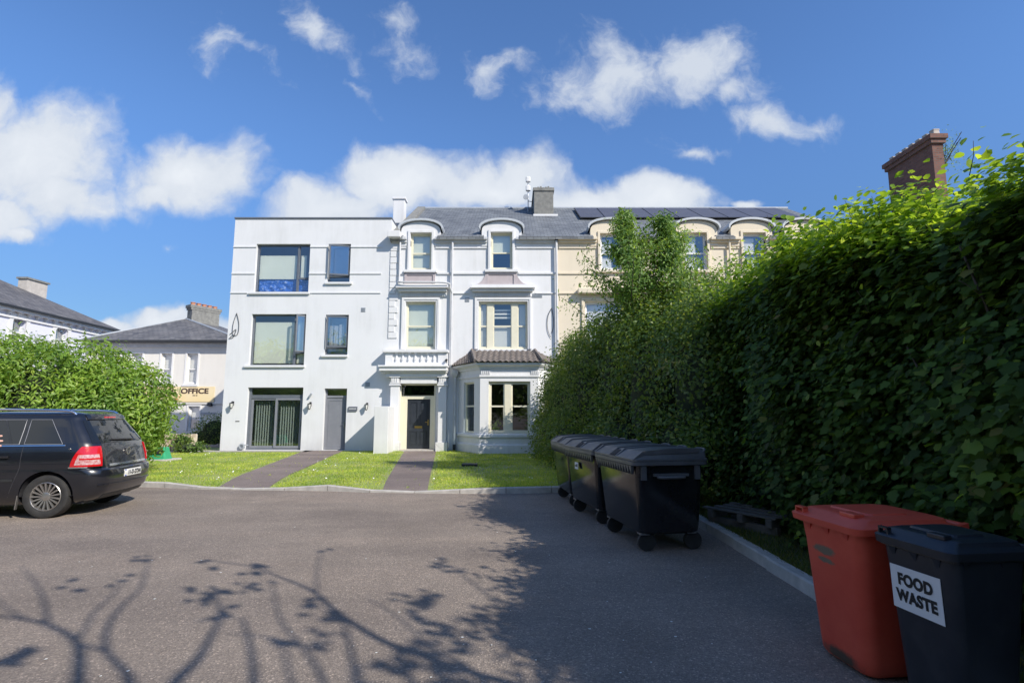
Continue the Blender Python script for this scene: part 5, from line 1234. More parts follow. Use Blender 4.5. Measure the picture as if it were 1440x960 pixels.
def make_car(loc, rz, paint, label, detail=True, scale=1.0):
    t = empty('parked_car', loc, rz); tag(t, label, 'car'); t.scale = (scale,)*3
    zz = sorted(set(CZ + [z+.02 for z in CZ[5:12]] + list(np.linspace(1.1,1.6,12)))); rings = []
    for z in zz:
        xr, xf, w, rc = cq(z); q = rc*math.pi/2; ring = []
        ss = list(np.linspace(0, w-rc, 6)) + [w-rc+q*k/6 for k in range(1, 7)] + [w-rc+q+(xf-xr-rc-.5*w/.88)*k/14 for k in range(1, 15)]
        half = [body_pt(s_, z, 1) for s_ in ss]; rf_ = .5*w/.88; xe = half[-1].x
        for k in range(1, 7): a = math.pi/2*k/6; half.append(Vector((xe+rf_*math.sin(a)*(xf-xe)/rf_, w-rf_*(1-math.cos(a))*.9, z)))
        ring = half + [Vector((p_.x, -p_.y, p_.z)) for p_ in half[:0:-1]]
        rings.append(ring)
    body = MB().rings(rings).build('body', paint, t, smooth=True)
    # wheel arches cut with real cylinders
    cut = MB()
    for xw in (.80, 3.50):
        for sg in (1, -1):
            A = [2*math.pi*i/40 for i in range(40)]
            cut.rings([[(xw+.375*math.cos(a), sg*y_, .335+.375*math.sin(a)) for a in A] for y_ in ((.55, 1.1) if sg > 0 else (1.1, .55))])
    co = cut.build('cutter', 'wire_black', None, auto=True)
    md = body.modifiers.new('arch', 'BOOLEAN'); md.operation = 'DIFFERENCE'; md.object = co; md.solver = 'EXACT'
    bpy.context.view_layer.update()
    dg = bpy.context.evaluated_depsgraph_get()
    keepP, keepL, keepR, keepS = body.parent, t.location.copy(), t.rotation_euler.copy(), t.scale.copy()
    body.parent = None; bpy.context.view_layer.update(); dg = bpy.context.evaluated_depsgraph_get()
    nm = bpy.data.meshes.new_from_object(body.evaluated_get(dg)); body.modifiers.clear(); body.data = nm; nm.name = 'body'; body.parent = keepP
    bpy.data.objects.remove(co)
    nm.polygons.foreach_set('use_smooth', [True]*len(nm.polygons)); nm.set_sharp_from_angle(angle=R(35))
    # inner arch liners
    ln = MB()
    for xw in (.80, 3.50):
        for sg in (1, -1):
            A = [math.pi*i/20 for i in range(21)]; ln.rings([[(xw+.37*math.cos(a), sg*y_, .33+.37*math.sin(a)) for a in A] for y_ in (.56,.84)], cap=False)
    ln.box(.35,4.1,-.7,.7,.19,.24); ln.build('arch_liner', 'wire_black', t)
    for sg in (1, -1):
        # window glass: quarter, rear door, front door
        zb, zt_ = 1.115, 1.49
        sl = lambda f0, f1: (lambda z: s_of_x(f0+(f1-f0)*(z-zb)/(zt_-zb), z))
        for (a0, a1, b0, b1) in ((.60,.86,1.17,1.17),(1.24,1.24,2.08,2.05),(2.16,2.13,3.10,2.62)):
            g = car_patch('side_window', 'car_glass', t, zb, zt_, sl(a0,a1), sl(b0,b1), sg, .004)
            loop = [body_pt(sl(a0,a1)(z), z, sg, .010) for z in np.linspace(zb, zt_, 6)] + [body_pt(sl(b0,b1)(z), z, sg, .010) for z in np.linspace(zt_, zb, 6)]
            MB().tube(loop+[loop[0]], .0045, 5).build('window_seal', 'door_grey', g)
        car_patch('window_trim', 'chrome', t, 1.088, 1.104, lambda z: s_of_x(.56,z), lambda z: s_of_x(3.2,z), sg, .010, 1, 16, thick=.02)
        car_patch('window_bar', 'dark_plastic', t, zb, zt_, sl(1.33,1.52), sl(1.36,1.55), sg, .010, 6, 1, thick=.02)
        car_patch('window_pillar', 'dark_plastic', t, zb-.01, zt_, sl(1.17,1.17), sl(1.24,1.24), sg, .006, 6, 1, thick=.01)
        lamp = car_patch('tail_lamp', 'lamp_red', t, .765, 1.075, lambda z: .70-.12*(z-.76), lambda z: s_of_x(.44-.15*((z-.76)/.34)**1.6, z), sg, .018, 12, 14, thick=.03)
        car_patch('lamp_lens', 'lamp_clear', lamp, .795, .95, lambda z: .725, lambda z: s_of_x(.37-.28*(z-.795), z), sg, .022, 8, 8)
        car_patch('lamp_lens', 'lamp_red', lamp, .872, .895, lambda z: .725, lambda z: s_of_x(.31,z), sg, .026, 2, 8)
        car_patch('lamp_trim', 'chrome', lamp, .745, .768, lambda z: .70, lambda z: s_of_x(.46,z), sg, .018, 2, 12, thick=.03)
        MB().tube(catmull([(.62,sg*.60,1.565),(.75,sg*.615,1.625),(1.4,sg*.63,1.645),(2.1,sg*.60,1.64),(2.3,sg*.585,1.58)], 6), .019, 8).build('roof_rail', 'chrome', t, smooth=True)
        car_patch('side_moulding', 'dark_plastic', t, .56, .60, lambda z: s_of_x(1.25,z), lambda z: s_of_x(3.05,z), sg, .014, 2, 10, thick=.02)
        dh = MB()
        for xh in (1.42, 2.35):
            z = .93; y_ = cq(z)[2]; dh.rings([rrect(.2*k, .03, .012, zh_, 2, xh, sg*(y_+.02)) for zh_, k in ((z-.016,.9),(z+.016,1))])
        dh.build('door_handle', paint, t, smooth=True)
        MB().disc((.52, sg*cq(1.03)[2]-.002, 1.04), 0, .014, sg*.012, 'y', 12).build('washer_cap', 'chrome', t)
        for xs in (1.17, 2.12): car_patch('door_seam', 'wire_black', t, .32, 1.08, lambda z: s_of_x(xs+.35*max(0,.75-z)*(xs<1.5),z), lambda z: s_of_x(xs+.008+.35*max(0,.75-z)*(xs<1.5),z), sg, .002, 10, 1, thick=.004)
        for xw in (.80, 3.50): make_wheel(xw, sg*.845, sg, t)
        MB().prism([(1.2,sg*.80,.14),(1.2,sg*.84,.14),(1.18,sg*.84,.40),(1.18,sg*.80,.40)], (.012,0,0)).build('mud_flap', 'alloy', t)
        car_patch('headlamp', 'lamp_clear', t, .72, .86, lambda z: s_of_x(3.6,z), lambda z: s_of_x(3.85,z), sg, .006, 4, 6)
    rw = car_patch('rear_window', 'car_glass', t, 1.12, 1.475, lambda z: -(cq(z)[2]-.08), lambda z: cq(z)[2]-.08, 1, .005, 12, 24)
    wp = MB().tube([body_pt(.28,1.15,-1,.03), body_pt(.12,1.155,-1,.035), body_pt(.22,1.165,1,.03), body_pt(.36,1.17,1,.025)], .014, 6); wp.build('wiper', 'wire_black', rw)
    car_patch('brake_light', 'lamp_red', t, 1.512, 1.535, -.17, .17, 1, .02, 2, 8, thick=.03)
    car_patch('spoiler_edge', paint, t, 1.49, 1.56, -.55, .55, 1, .018, 4, 14, thick=.04)
    car_patch('chrome_strip', 'chrome', t, .752, .785, -.56, .56, 1, .02, 2, 20, thick=.03)
    car_patch('tailgate_seam', 'wire_black', t, .715, .722, -.72, .72, 1, .003, 1, 16, thick=.006)
    car_patch('bumper_step', paint, t, .46, .475, -.78, .78, 1, .022, 2, 20, thick=.04)
    car_patch('bumper_valance', 'dark_plastic', t, .235, .31, -.60, .60, 1, .01, 3, 16, thick=.03)
    pl_ = car_patch('number_plate', 'plate_white', t, .555, .665, -.26, .26, 1, .012, 2, 6, thick=.012)
    car_patch('plate_band', 'plate_blue', pl_, .558, .662, .215, .258, 1, .014, 1, 1)
    if detail:
        x_ = body_pt(0,.61,1,.016).x
        text_obj('plate_text', '11-D-27241', .098, 'ink_black', (x_-.003, -.018, .612), (math.pi/2, 0, -math.pi/2), pl_, .001, .0014, 'CENTER', .88)
    p_ = body_pt(0,.955,1,.012); em = MB(); em.disc((p_.x-.012,0,.955), .046, .064, .016, 'x', 28)
    em.prism([(p_.x-.014,.085,.963),(p_.x-.014,.01,.958),(p_.x-.014,.012,.947),(p_.x-.014,-.085,.947),(p_.x-.014,-.01,.953),(p_.x-.014,-.012,.963)], (.01,0,0)); em.build('emblem', 'alloy', t)
    MB().tube([(.95,.25,1.62),(.88,.25,1.68)], .006, 5).build('aerial', 'wire_black', t)
    return t
make_car((-6.49, 9.53, 0), R(189), 'car_black', 'black estate people carrier parked at the left on the tarmac, seen from behind')
make_car((-17.15, 26.6, -.22), R(187), 'car_maroon', 'dark maroon car parked beyond the low stone wall, mostly behind the laurel hedge', False, .86)

# ---------------------------------------------------------------- wheelie bins
def big_bin(loc, rz, label, sticker=False):
    """four wheeled container; front is local -y"""
    t = empty('wheeled_container', loc, rz); tag(t, label, 'bin', 'large black wheeled containers in a row by the hedge'); t.scale = (1.03, 1.08, 1.03)
    b_ = MB().rings([rrect(w_, d_, r_, z, 4, 0, cy) for z, w_, d_, r_, cy in ((.19,1.12,.64,.08,.01),(.215,1.18,.69,.08,.01),(.28,1.20,.70,.07,.01),(.86,1.285,.77,.06,0),(.875,1.285,.77,.06,0),(.97,1.29,.78,.06,0))])
    body = b_.build('body', 'bin_black', t, smooth=True)
    g = MB()
    for i in range(15):
        x = -.58+i*.083; g.prism([(x-.04,-.439,.958),(x+.04,-.439,.958),(x,-.425,.862)], (0,.03,0))
    for sx_ in (-1,1): g.box(sx_*.66-.02,sx_*.66+.02,-.20,.2,.84,.87).box(sx_*.655-.012,sx_*.655+.012,-.34,-.28,.80,.96).box(sx_*.655-.012,sx_*.655+.012,.28,.34,.80,.96)
    g.build('rim_gussets', 'bin_lid_grey', body)
    MB().rings([rrect(w_, d_, .06, z, 4) for z, w_, d_ in ((.955,1.33,.83),(.965,1.37,.88),(1.005,1.37,.88),(1.01,1.35,.86))]).build('rim', 'bin_lid_grey', body, smooth=True)
    lid = MB().rings([rrect(w_, d_, r_, z, 4, 0, cy) for z, w_, d_, r_, cy in ((1.012,1.37,.87,.03,0),(1.03,1.37,.87,.03,0),(1.034,1.35,.85,.03,0),(1.105,1.33,.73,.03,.05),(1.112,1.32,.71,.03,.05),(1.135,1.30,.40,.03,.17),(1.137,1.28,.36,.03,.18))]).build('lid', 'bin_lid_grey', t, smooth=True)
    h = MB()
    for x in (-.655,-.11,.11,.655):
        w = .02; h.prism([(x-w,-.43,1.036),(x-w,-.318,1.122),(x-w,-.02,1.148),(x-w,.33,1.15),(x-w,.33,1.10),(x-w,-.30,1.08),(x-w,-.40,1.036)], (2*w,0,0))
    h.build('lid_ribs', 'bin_lid_grey', lid, auto=True)
    MB().prism([(-.085,-.428,1.045),(-.085,-.345,1.105),(-.085,-.335,1.09),(-.085,-.415,1.035)], (.17,0,0)).build('grip_recess', 'ink_black', lid)
    for x in (-.45, 0, .45):
        MB().tube(catmull([(x-.11,.38,1.06),(x-.11,.46,1.12),(x,.475,1.13),(x+.11,.46,1.12),(x+.11,.38,1.06)], 4), .014, 6).build('lid_handle', 'bin_lid_grey', lid)
    for sx_ in (-1,1): MB().tube(catmull([(sx_*.655,-.15,.83),(sx_*.70,-.13,.83),(sx_*.71,0,.83),(sx_*.70,.13,.83),(sx_*.655,.15,.83)], 4), .016, 6).build('side_handle', 'bin_lid_grey', body)
    for sx_ in (-1,1):
        for sy_ in (-1,1):
            x, y = sx_*.50, sy_*.27; a = random.uniform(-.5, .5)
            c = MB().box(x-.06,x+.06,y-.05,y+.05,.185,.205); dx_, dy_ = math.cos(a)*.035, math.sin(a)*.035
            for s_ in (-1,1): c.obox((x-.03+s_*.028,y-.012,.10), (.006,0,0), (0,.03,0), (0,0,.09)); 
            cs = c.build('castor', 'steel', t)
            MB().disc((x-.024,y+.03,.10), 0, .10, .046, 'x', 22).build('wheel', 'rubber', cs)
    if sticker:
        st = MB().box(-.18,-.04,-.412,-.402,.70,.80).build('sticker', 'paper_white', body)
        mb = MB()
        for k in range(4): mb.box(-.165+k*.03,-.145+k*.03,-.4135,-.4122,.735,.762)
        mb.box(-.10,-.06,-.4135,-.4122,.742,.775); mb.build('sticker_print', 'ink_black', st)
        for q in (st, *st.children): pass
    return t
def bin_place(nl, th):   # nl = world position of the near front corner, at ground level
    u_ = Vector((math.cos(th), math.sin(th))); f_ = Vector((math.sin(th), -math.cos(th)))   # local +x, local -y
    c = Vector(nl) - u_*.66 - f_*.42; return (c.x, c.y, 0)
random.seed(11)
B1 = bin_place((1.44, 6.45), R(-80)); B2 = bin_place((1.20, 8.02), R(-78)); B3 = bin_place((.95, 9.52), R(-84))
big_bin(B1, R(-80), 'large black wheeled container nearest the camera, first of the row by the hedge')
big_bin(B2, R(-78), 'large black wheeled container with a small white sticker, middle of the row', True)
big_bin(B3, R(-84), 'large black wheeled container farthest back, touching the lawn end of the row')

def small_bin(loc, rz, mat, lidmat, label, sign=False, size=(1,1), wb=.415):
    """two wheeled bin; front is local -y, hinge and wheels at +y"""
    t = empty('wheelie_bin', loc, rz); tag(t, label, 'bin'); t.scale = (size[0], size[1], 1)
    body = MB().rings([rrect(w_, d_, r_, z, 5, 0, cy) for z, w_, d_, r_, cy in ((.02,wb-.05,.44,.07,-.03),(.05,wb-.01,.48,.08,-.03),(.12,wb,.49,.08,-.03),(.74,.51,.60,.075,0),(.76,.515,.605,.075,0),(.85,.525,.62,.07,0),(.855,.56,.655,.06,0),(.875,.56,.655,.06,0))]).build('body', mat, t, smooth=True)
    g = MB()
    for x in (-.16, 0, .16): g.prism([(x-.03,-.322,.853),(x+.03,-.322,.853),(x,-.300,.79)], (0,.03,0))
    for sx_ in (-1,1):
        for y in (-.2,.1): g.prism([(sx_*.272,y-.03,.853),(sx_*.272,y+.03,.853),(sx_*.256,y,.80)], (-sx_*.02,0,0))
    g.build('rim_gussets', mat, body)
    lid = MB().rings([rrect(w_, d_, r_, z, 5, 0, cy) for z, w_, d_, r_, cy in ((.865,.59,.69,.06,-.005),(.905,.60,.70,.06,-.005),(.912,.585,.68,.06,-.005),(.925,.52,.60,.06,.0),(.945,.50,.57,.06,.01),(.955,.44,.50,.08,.02),(.957,.30,.36,.1,.03))]).build('lid', lidmat, t, smooth=True)
    q = MB().rings([rrect(.34*k, .30*k, .04, z, 3, 0, -.02) for z, k in ((.950,1),(.966,.93),(.968,.9))])
    q.build('lid_panel', lidmat, lid, bevel=.006); MB().box(.07,.19,-.27,-.20,.945,.972).build('lid_grip', lidmat, lid, bevel=.006)
    q = MB(); q.box(-.25,-.24,-.335,-.30,.91,.95).box(-.18,-.17,-.335,-.30,.91,.95).box(-.25,-.17,-.335,-.30,.942,.952)
    q.build('lid_loop', lidmat, lid)
    hb = MB().tube([(-.25,.40,.90),(.25,.40,.90)], .017, 8)
    for x in (-.24,-.08,.08,.24): hb.obox((x-.014,.31,.86), (.028,0,0), (0,.10,.025), (0,0,.035))
    hb.build('handle', lidmat, t)
    MB().tube([(-.24,.20,.10),(.24,.20,.10)], .012, 8).build('axle', 'steel', t)
    for sx_ in (-1,1):
        w_ = MB().disc((sx_*.235-.025,.20,.10), 0, .10, .05, 'x', 24).build('wheel', 'rubber', t, bevel=.008)
        MB().disc((sx_*.235-.028,.20,.10), 0, .045, .056, 'x', 16).build('hub', 'dark_plastic', w_)
    if sign:
        # sheet of paper lying on the sloping front
        slope = math.atan2((.60-.46)/2 - .02 + .0, .62); 
        def P(x, z): # on the front face
            y = -np.interp(z, [.12,.74], [.49/2+.03, .60/2]); return Vector((x, y-.004, z))
        z0, z1, x0, x1 = .525, .755, -.20, .165
        a, b_, c, d = P(x0,z0), P(x1,z0), P(x1,z1), P(x0,z1); n_ = (b_-a).cross(d-a).normalized(); upv = (d-a).normalized()
        # local x runs from left of the sheet to the right when seen from the front
        st = MB().prism([a, b_, c, d], n_*.004).build('notice', 'paper_white', body)
        rot = Matrix((Vector((1,0,0)), upv, n_)).transposed()
        if n_.y > 0: n_ = -n_; rot = Matrix((Vector((1,0,0)), upv, n_)).transposed()
        mid = (a+c)/2
        for s_, dz in (('FOOD', .044), ('WASTE', -.043)):
            text_obj('notice_text', s_, .083, 'ink_black', mid+upv*dz+n_*.0075, rot, st, .0008, .0042, 'CENTER', 1.02, 1.08)
    return t
def sb_place(nl, th, w=.30, d=.35):
    u_ = Vector((math.cos(th), math.sin(th))); f_ = Vector((math.sin(th), -math.cos(th)))
    c = Vector(nl) - u_*w - f_*d; return (c.x, c.y, 0)
small_bin(sb_place((2.06, 3.37), R(-84), .33, .36), R(-84), 'bin_red', 'bin_red', 'bright red wheelie bin with a scuffed front standing behind the dark food waste bin', size=(1.12, 1.04), wb=.43)
small_bin(sb_place((2.165, 2.80), R(-83), .26, .255), R(-83), 'bin_navy', 'bin_navy', 'dark navy wheelie bin with a white FOOD WASTE notice, in front of the red bin', True, (.87, .70))

# ---------------------------------------------------------------- small things
gb = wroot('garden_box', (-11.3, 17.6, LZ)); tag(gb, 'small green plastic box with a dark opening on a pale slab behind the black car', 'box')
MB().box(-11.62,-10.72,17.2,18.0,LZ-.02,LZ+.05).build('slab', 'concrete', gb, bevel=.01)
bx_ = MB().rings([rrect(w_, d_, .04, z, 2, -11.22, 17.6) for z, w_, d_ in ((LZ+.05,.66,.40),(LZ+.24,.56,.32),(LZ+.40,.50,.26),(LZ+.42,.46,.22))]).build('shell', 'green_plastic', gb)
MB().prism([(-11.44,17.42,LZ+.22),(-10.98,17.42,LZ+.22),(-11.01,17.46,LZ+.38),(-11.41,17.46,LZ+.38)], (0,-.03,.0)).build('opening', 'dark_plastic', bx_)
dc = MB().box(-1.42,-.98,15.6,15.95,LZ-.02,LZ+.07).build('drain_cover', 'dark_plastic', None, bevel=.01); tag(dc, 'small dark drain cover in the right lawn in front of the bay window', 'drain cover')
# planks lying by the hedge foot
pa = empty('timber_pallet', (3.15, 7.45, .095), R(-57)); tag(pa, 'weathered wooden pallet lying on the grass under the hedge behind the red bin', 'pallet')
for k, y in enumerate((-.26, -.06, .14, .34)):
    MB().box(-.52+random.uniform(-.03,.03),.52,y,y+.095,.20,.222).build('deck_board', 'timber_grey', pa, bevel=.004)
for x in (-.45, 0, .40): MB().box(x,x+.08,-.28,.44,.10,.199).build('bearer', 'timber_grey', pa, bevel=.004)
MB().box(-.5,.5,-.2,-.12,.0,.099).box(-.5,.5,.3,.38,.0,.099).build('bearer', 'timber_grey', pa)

def chips():
    V = []
    for i in range(60):
        g_ = gz(RNG.uniform(60, 1150), RNG.uniform(720, 955), 0); a0 = RNG.uniform(0, 6); r_ = RNG.uniform(.006, .016)
        V.append([(g_.x+r_*RNG.uniform(.5, 1)*math.cos(a0+k*1.57), g_.y+r_*RNG.uniform(.5, 1)*math.sin(a0+k*1.57), .006) for k in range(4)])
    fast_mesh('fallen_petals', 'daisy_white', None, np.array(V), [(0,1,2,3)], 'stuff')
chips()
# ---------------------------------------------------------------- vegetation
def along(st, t):
    """stations (x_face, y, z_top, depth) interpolated at t in [0,1] along y"""
    ys = np.array([s_[1] for s_ in st]); y = ys[0]+(ys[-1]-ys[0])*t
    return np.interp(y, ys, [s_[0] for s_ in st]), y, np.interp(y, ys, [s_[2] for s_ in st]), np.interp(y, ys, [s_[3] for s_ in st])
def nz3(x, y, z, f, o=0): return mnoise.noise(Vector((x*f+o, y*f, z*f)))
def hedge_y(name, label, cat, st, nclump, per, lsize, tmpl, mat, spread, rough_amp=.3, sprig=0, seed=1, zmin=.1, dense_y=None, group=None):
    """hedge running along y whose face looks towards -x"""
    rng = np.random.default_rng(seed); x0_, y0_, z0_, d0 = along(st, 0); x1_, y1_, _, _ = along(st, 1)
    root = wroot(name, ((x0_+x1_)/2+.6, (y0_+y1_)/2, .09)); tag(root, label, cat, group)
    P = []; Q = []; S = []
    for i in range(nclump):
        t = rng.random() if dense_y is None else float(np.interp(rng.random(), dense_y[0], dense_y[1])); x, y, zt, dp = along(st, t); u_ = rng.random()*(zt+dp*.75)
        if u_ < zt:   # face, slightly undercut at the foot
            z = zmin+u_*(zt-zmin)/zt; f = z/zt; inset = .35*max(0, f-.82)**1.5*6 + .28*max(0, .22-f)*2; px, pz = x+inset, z; nn = Vector((-1, 0, .25+1.3*max(0, f-.8)*4))
        else: px, pz = x+.25+(u_-zt)/.75, zt; nn = Vector((-.2, 0, 1))
        if t > .985: nn += Vector((0, 1.2, 0))
        if t < .015: nn += Vector((0, -1.2, 0))
        nn.normalize()
        bump = rough_amp*(nz3(px, y, pz, .55, seed)*1.0 + nz3(px, y, pz, 1.4, seed+5)*.6 + nz3(px, y, pz, 3.2, seed+9)*.3)
        c = Vector((px, y, pz)) + nn*bump
        k = max(2, int(per*rng.uniform(.5, 1.5)))
        off_ = rng.normal(0, spread, (k, 3)); dpth = np.abs(rng.normal(0, .12, k))
        pts = np.array(c)[None, :] + off_ - dpth[:, None]*np.array(nn)[None, :]
        P.append(pts); Q.append(np.tile(np.array(nn) + np.array([-.15, -.1, .45]), (k, 1))); S.append(rng.uniform(.65, 1.25, k)*lsize)
    stems = MB()
    for i in range(sprig):   # shoots standing proud of the clipped top
        t = rng.random(); x, y, zt, dp = along(st, t); bx = x+rng.uniform(-.1, .6); ln = rng.uniform(.10, .38)
        tip = Vector((bx-rng.uniform(0,.25), y+rng.normal(0,.12), zt+ln)); base = Vector((bx, y, zt-.1))
        stems.tube([base, base.lerp(tip, .5)+Vector((rng.normal(0,.03),0,.02)), tip], [.004,.003,.002], 4)
        k = int(6+ln*16); ff = rng.uniform(.15, 1.02, k); pts = np.array([list(base.lerp(tip, f)) for f in ff]) + rng.normal(0, .035, (k, 3))
        P.append(pts); Q.append(np.tile([-.2,-.4,.9], (k, 1))); S.append(rng.uniform(.6, 1.05, k)*lsize)
    P, Q, S = np.concatenate(P), np.concatenate(Q), np.concatenate(S); keep = P[:, 2] > .12
    P, Q, S = P[keep], Q[keep], S[keep]
    ztp = np.interp(P[:, 1], [q_[1] for q_ in st], [q_[2] for q_ in st]); top_lit = (P[:, 2] > ztp-.30+rng.normal(0, .10, len(P))) | (rng.random(len(P)) < .02)
    Q[:, 2] += .55; lob = rng.random(len(P)) < .45; a_, b_ = ~top_lit & lob, ~top_lit & ~lob
    scatter('leaves', mat, root, P[b_], Q[b_], S[b_], tmpl, .45, .42, rng=rng); scatter('lobed_leaves', mat, root, P[a_], Q[a_], S[a_]*1.15, T_MAPLE, .45, .42, rng=rng)
    scatter('top_lit_leaves', 'top_lit_leaf', root, P[top_lit], Q[top_lit], S[top_lit], tmpl, .35, .7, rng=rng)  # leaves near the top get the painted-in sunlit green
    # dense inner growth
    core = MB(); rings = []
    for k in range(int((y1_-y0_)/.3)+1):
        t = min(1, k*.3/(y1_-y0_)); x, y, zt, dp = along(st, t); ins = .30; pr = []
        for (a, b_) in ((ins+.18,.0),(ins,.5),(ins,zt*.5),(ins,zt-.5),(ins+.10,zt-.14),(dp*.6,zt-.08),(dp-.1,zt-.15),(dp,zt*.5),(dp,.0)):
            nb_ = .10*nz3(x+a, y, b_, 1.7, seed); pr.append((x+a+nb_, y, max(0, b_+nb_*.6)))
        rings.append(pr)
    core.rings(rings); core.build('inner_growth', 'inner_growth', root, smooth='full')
    br = MB()
    for i in range(int((y1_-y0_)*3)):
        x, y, zt, dp = along(st, rng.random()); b0 = Vector((x+rng.uniform(.25,.8), y, 0.05)); e_ = Vector((x+rng.uniform(-.05,.3), y+rng.normal(0,.6), rng.uniform(.8, zt-.2)))
        br.tube([b0, b0.lerp(e_, .5)+Vector((rng.uniform(-.15,.1),rng.normal(0,.15),.1)), e_], [.03,.018,.008], 5)
    for i in range(70):   # thin bare twigs showing on the face
        x, y, zt, dp = along(st, rng.random()); z = rng.uniform(.5, zt-.3); b0 = Vector((x+.1, y, z)); d_ = Vector((-rng.uniform(.1,.25), rng.normal(0,.25), rng.uniform(-.15,.35)))
        br.tube(catmull([b0, b0+d_*.6+Vector((0,rng.normal(0,.05),.03)), b0+d_*1.1], 3), .0035, 4)
    if stems.v: n0 = len(br.v); br.v += stems.v; br.f += [tuple(i+n0 for i in f) for f in stems.f]
    br.build('branches', 'branch_bark', root, smooth='full')
    return root
near_st = [(4.1,-5,3.7,1.7),(3.95,-2,3.6,1.7),(3.72,.5,3.6,1.7),(3.48,2.4,3.5,1.7),(3.40,3.6,3.42,1.7),(3.42,4.4,3.38,1.8),(3.4,6,3.60,1.8),(3.42,8.2,3.68,1.8),(3.4,9.2,3.6,1.6)]
hedge_y('broadleaf_hedge', 'tall dark broadleaved hedge along the right edge behind the bins, lit only on top', 'hedge', near_st, 14000, 11, .080, T_BROAD, 'hedge_leaf', .13, .50, 70, 3,
    dense_y=([0,.12,.92,1],[0,.42,.93,1]))
def tree(name, label, base, tip, crown, seed, nleaf=9000, lsize=.075, mat='tree_leaf', tmpl=T_LONG, group=None, tr=.05):
    """crown = [(height, radius)...]: leaves grow in sprays along limbs that leave the trunk"""
    rng = np.random.default_rng(seed); root = wroot(name, base); tag(root, label, 'tree', group); base, tip = Vector(base), Vector(tip)
    tk = MB(); axis = [base.lerp(tip, f)+Vector((.06*math.sin(5*f+seed), .06*math.cos(4*f), 0)) for f in np.linspace(0, 1, 12)]
    tk.tube(axis, [tr*(1-f)+.006 for f in np.linspace(0, 1, 12)], 7); tk.build('trunk', 'branch_bark', root, smooth='full')
    hs = [c[0] for c in crown]; rs = [c[1] for c in crown]; lb_ = MB(); P = []; Q = []
    nl = 75
    for i in range(nl):
        z = rng.uniform(hs[0], hs[-1]); f = (z-base.z)/(tip.z-base.z); p_ = base.lerp(tip, min(f, 1)); rad = float(np.interp(z, hs, rs))*rng.uniform(.35, 1.45)
        a = rng.uniform(0, 2*math.pi); e_ = p_+Vector((math.cos(a)*rad, math.sin(a)*rad, rad*rng.uniform(.25, .7)))
        p_ = p_-Vector((0,0,rad*.3)); m_ = p_.lerp(e_, .5)+Vector((0,0,-.06*rad)); lb_.tube([p_, m_, e_], [.014,.009,.004], 4)
        k = int(nleaf/nl*rng.uniform(.6, 1.4)); ff = rng.random(k)**.6
        q = np.array([list(p_.lerp(m_, 2*g) if g < .5 else m_.lerp(e_, 2*g-1)) for g in ff]) + rng.normal(0, 1, (k, 3))*(.05+.13*ff[:, None]*min(rad, .7))
        P.append(q); o_ = Vector((math.cos(a), math.sin(a), .6)); Q.append(np.tile(list(o_), (k, 1)))
    P, Q = np.concatenate(P), np.concatenate(Q)
    lb_.build('limbs', 'branch_bark', root)
    scatter('crown', mat, root, P, Q, rng.uniform(.6, 1.2, len(P))*lsize, tmpl, .5, .6, rng=rng)
    return root
tree('young_tree', 'slim young tree, left of the two leafy tips rising above the shrubbery', (2.75,12.3,.1), at(880,297,12.0), [(3.3,1.25),(4.1,1.05),(4.8,.70),(5.3,.42),(5.9,.2),(6.1,.05)], 21, 10500, .10, group='young trees rising from the shrubbery')
tree('young_tree', 'broader young tree, right of the two leafy tips rising above the shrubbery', (3.75,12.0,.1), at(933,303,12.0), [(3.3,1.6),(4.0,1.4),(4.6,.85),(5.2,.55),(5.7,.36),(5.95,.12)], 22, 14000, .10, group='young trees rising from the shrubbery')

def blobby(name, label, cat, ell, ncl, per, lsize, tmpl, mat, spread, seed, topf=None, group=None, corez=.64):
    """rounded shrub made of leaf clusters over one or more ellipsoids (cx,cy,cz,rx,ry,rz)"""
    rng = np.random.default_rng(seed); cx = np.mean([e[0] for e in ell]); cy = np.mean([e[1] for e in ell]); root = wroot(name, (cx, cy, .1)); tag(root, label, cat, group)
    P = []; Q = []; area = np.array([e[3]*e[5]+e[3]*e[4]+e[4]*e[5] for e in ell]); area = area/area.sum()
    def inside(p_, skip):
        for j, e in enumerate(ell):
            if j != skip and ((p_[0]-e[0])/(e[3]*.86))**2+((p_[1]-e[1])/(e[4]*.86))**2+((p_[2]-e[2])/(e[5]*.86))**2 < 1: return True
        return False
    for i in range(ncl):
        j = int(rng.choice(len(ell), p=area)); e = ell[j]; d = rng.normal(0, 1, 3); d /= np.linalg.norm(d); d = np.sign(d)*np.abs(d)**.8; d /= np.linalg.norm(d)**.6
        c = np.array([e[0]+d[0]*e[3], e[1]+d[1]*e[4], e[2]+d[2]*e[5]])
        if c[2] < .15 or inside(c, j): continue
        nn = d/np.linalg.norm(d); c = c+nn*(.16*nz3(*c, 1.3, seed)+.10*nz3(*c, 3, seed+3)); k = int(per*rng.uniform(.5, 1.5))
        P.append(c[None, :]+rng.normal(0, spread, (k, 3))-np.abs(rng.normal(0, .1, k))[:, None]*nn[None, :]); Q.append(np.tile(nn+np.array([0,0,.35]), (k, 1)))
    P, Q = np.concatenate(P), np.concatenate(Q); kp = P[:, 2] > .11
    scatter('leaves', mat, root, P[kp], Q[kp], rng.uniform(.65, 1.2, kp.sum())*lsize, tmpl, .2, .6, rng=rng)
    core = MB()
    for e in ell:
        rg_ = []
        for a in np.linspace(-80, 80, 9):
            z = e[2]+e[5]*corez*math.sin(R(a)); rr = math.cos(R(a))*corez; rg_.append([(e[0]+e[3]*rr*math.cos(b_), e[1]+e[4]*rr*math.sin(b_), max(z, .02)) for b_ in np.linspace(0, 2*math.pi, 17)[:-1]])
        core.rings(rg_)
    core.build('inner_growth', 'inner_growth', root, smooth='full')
    return root
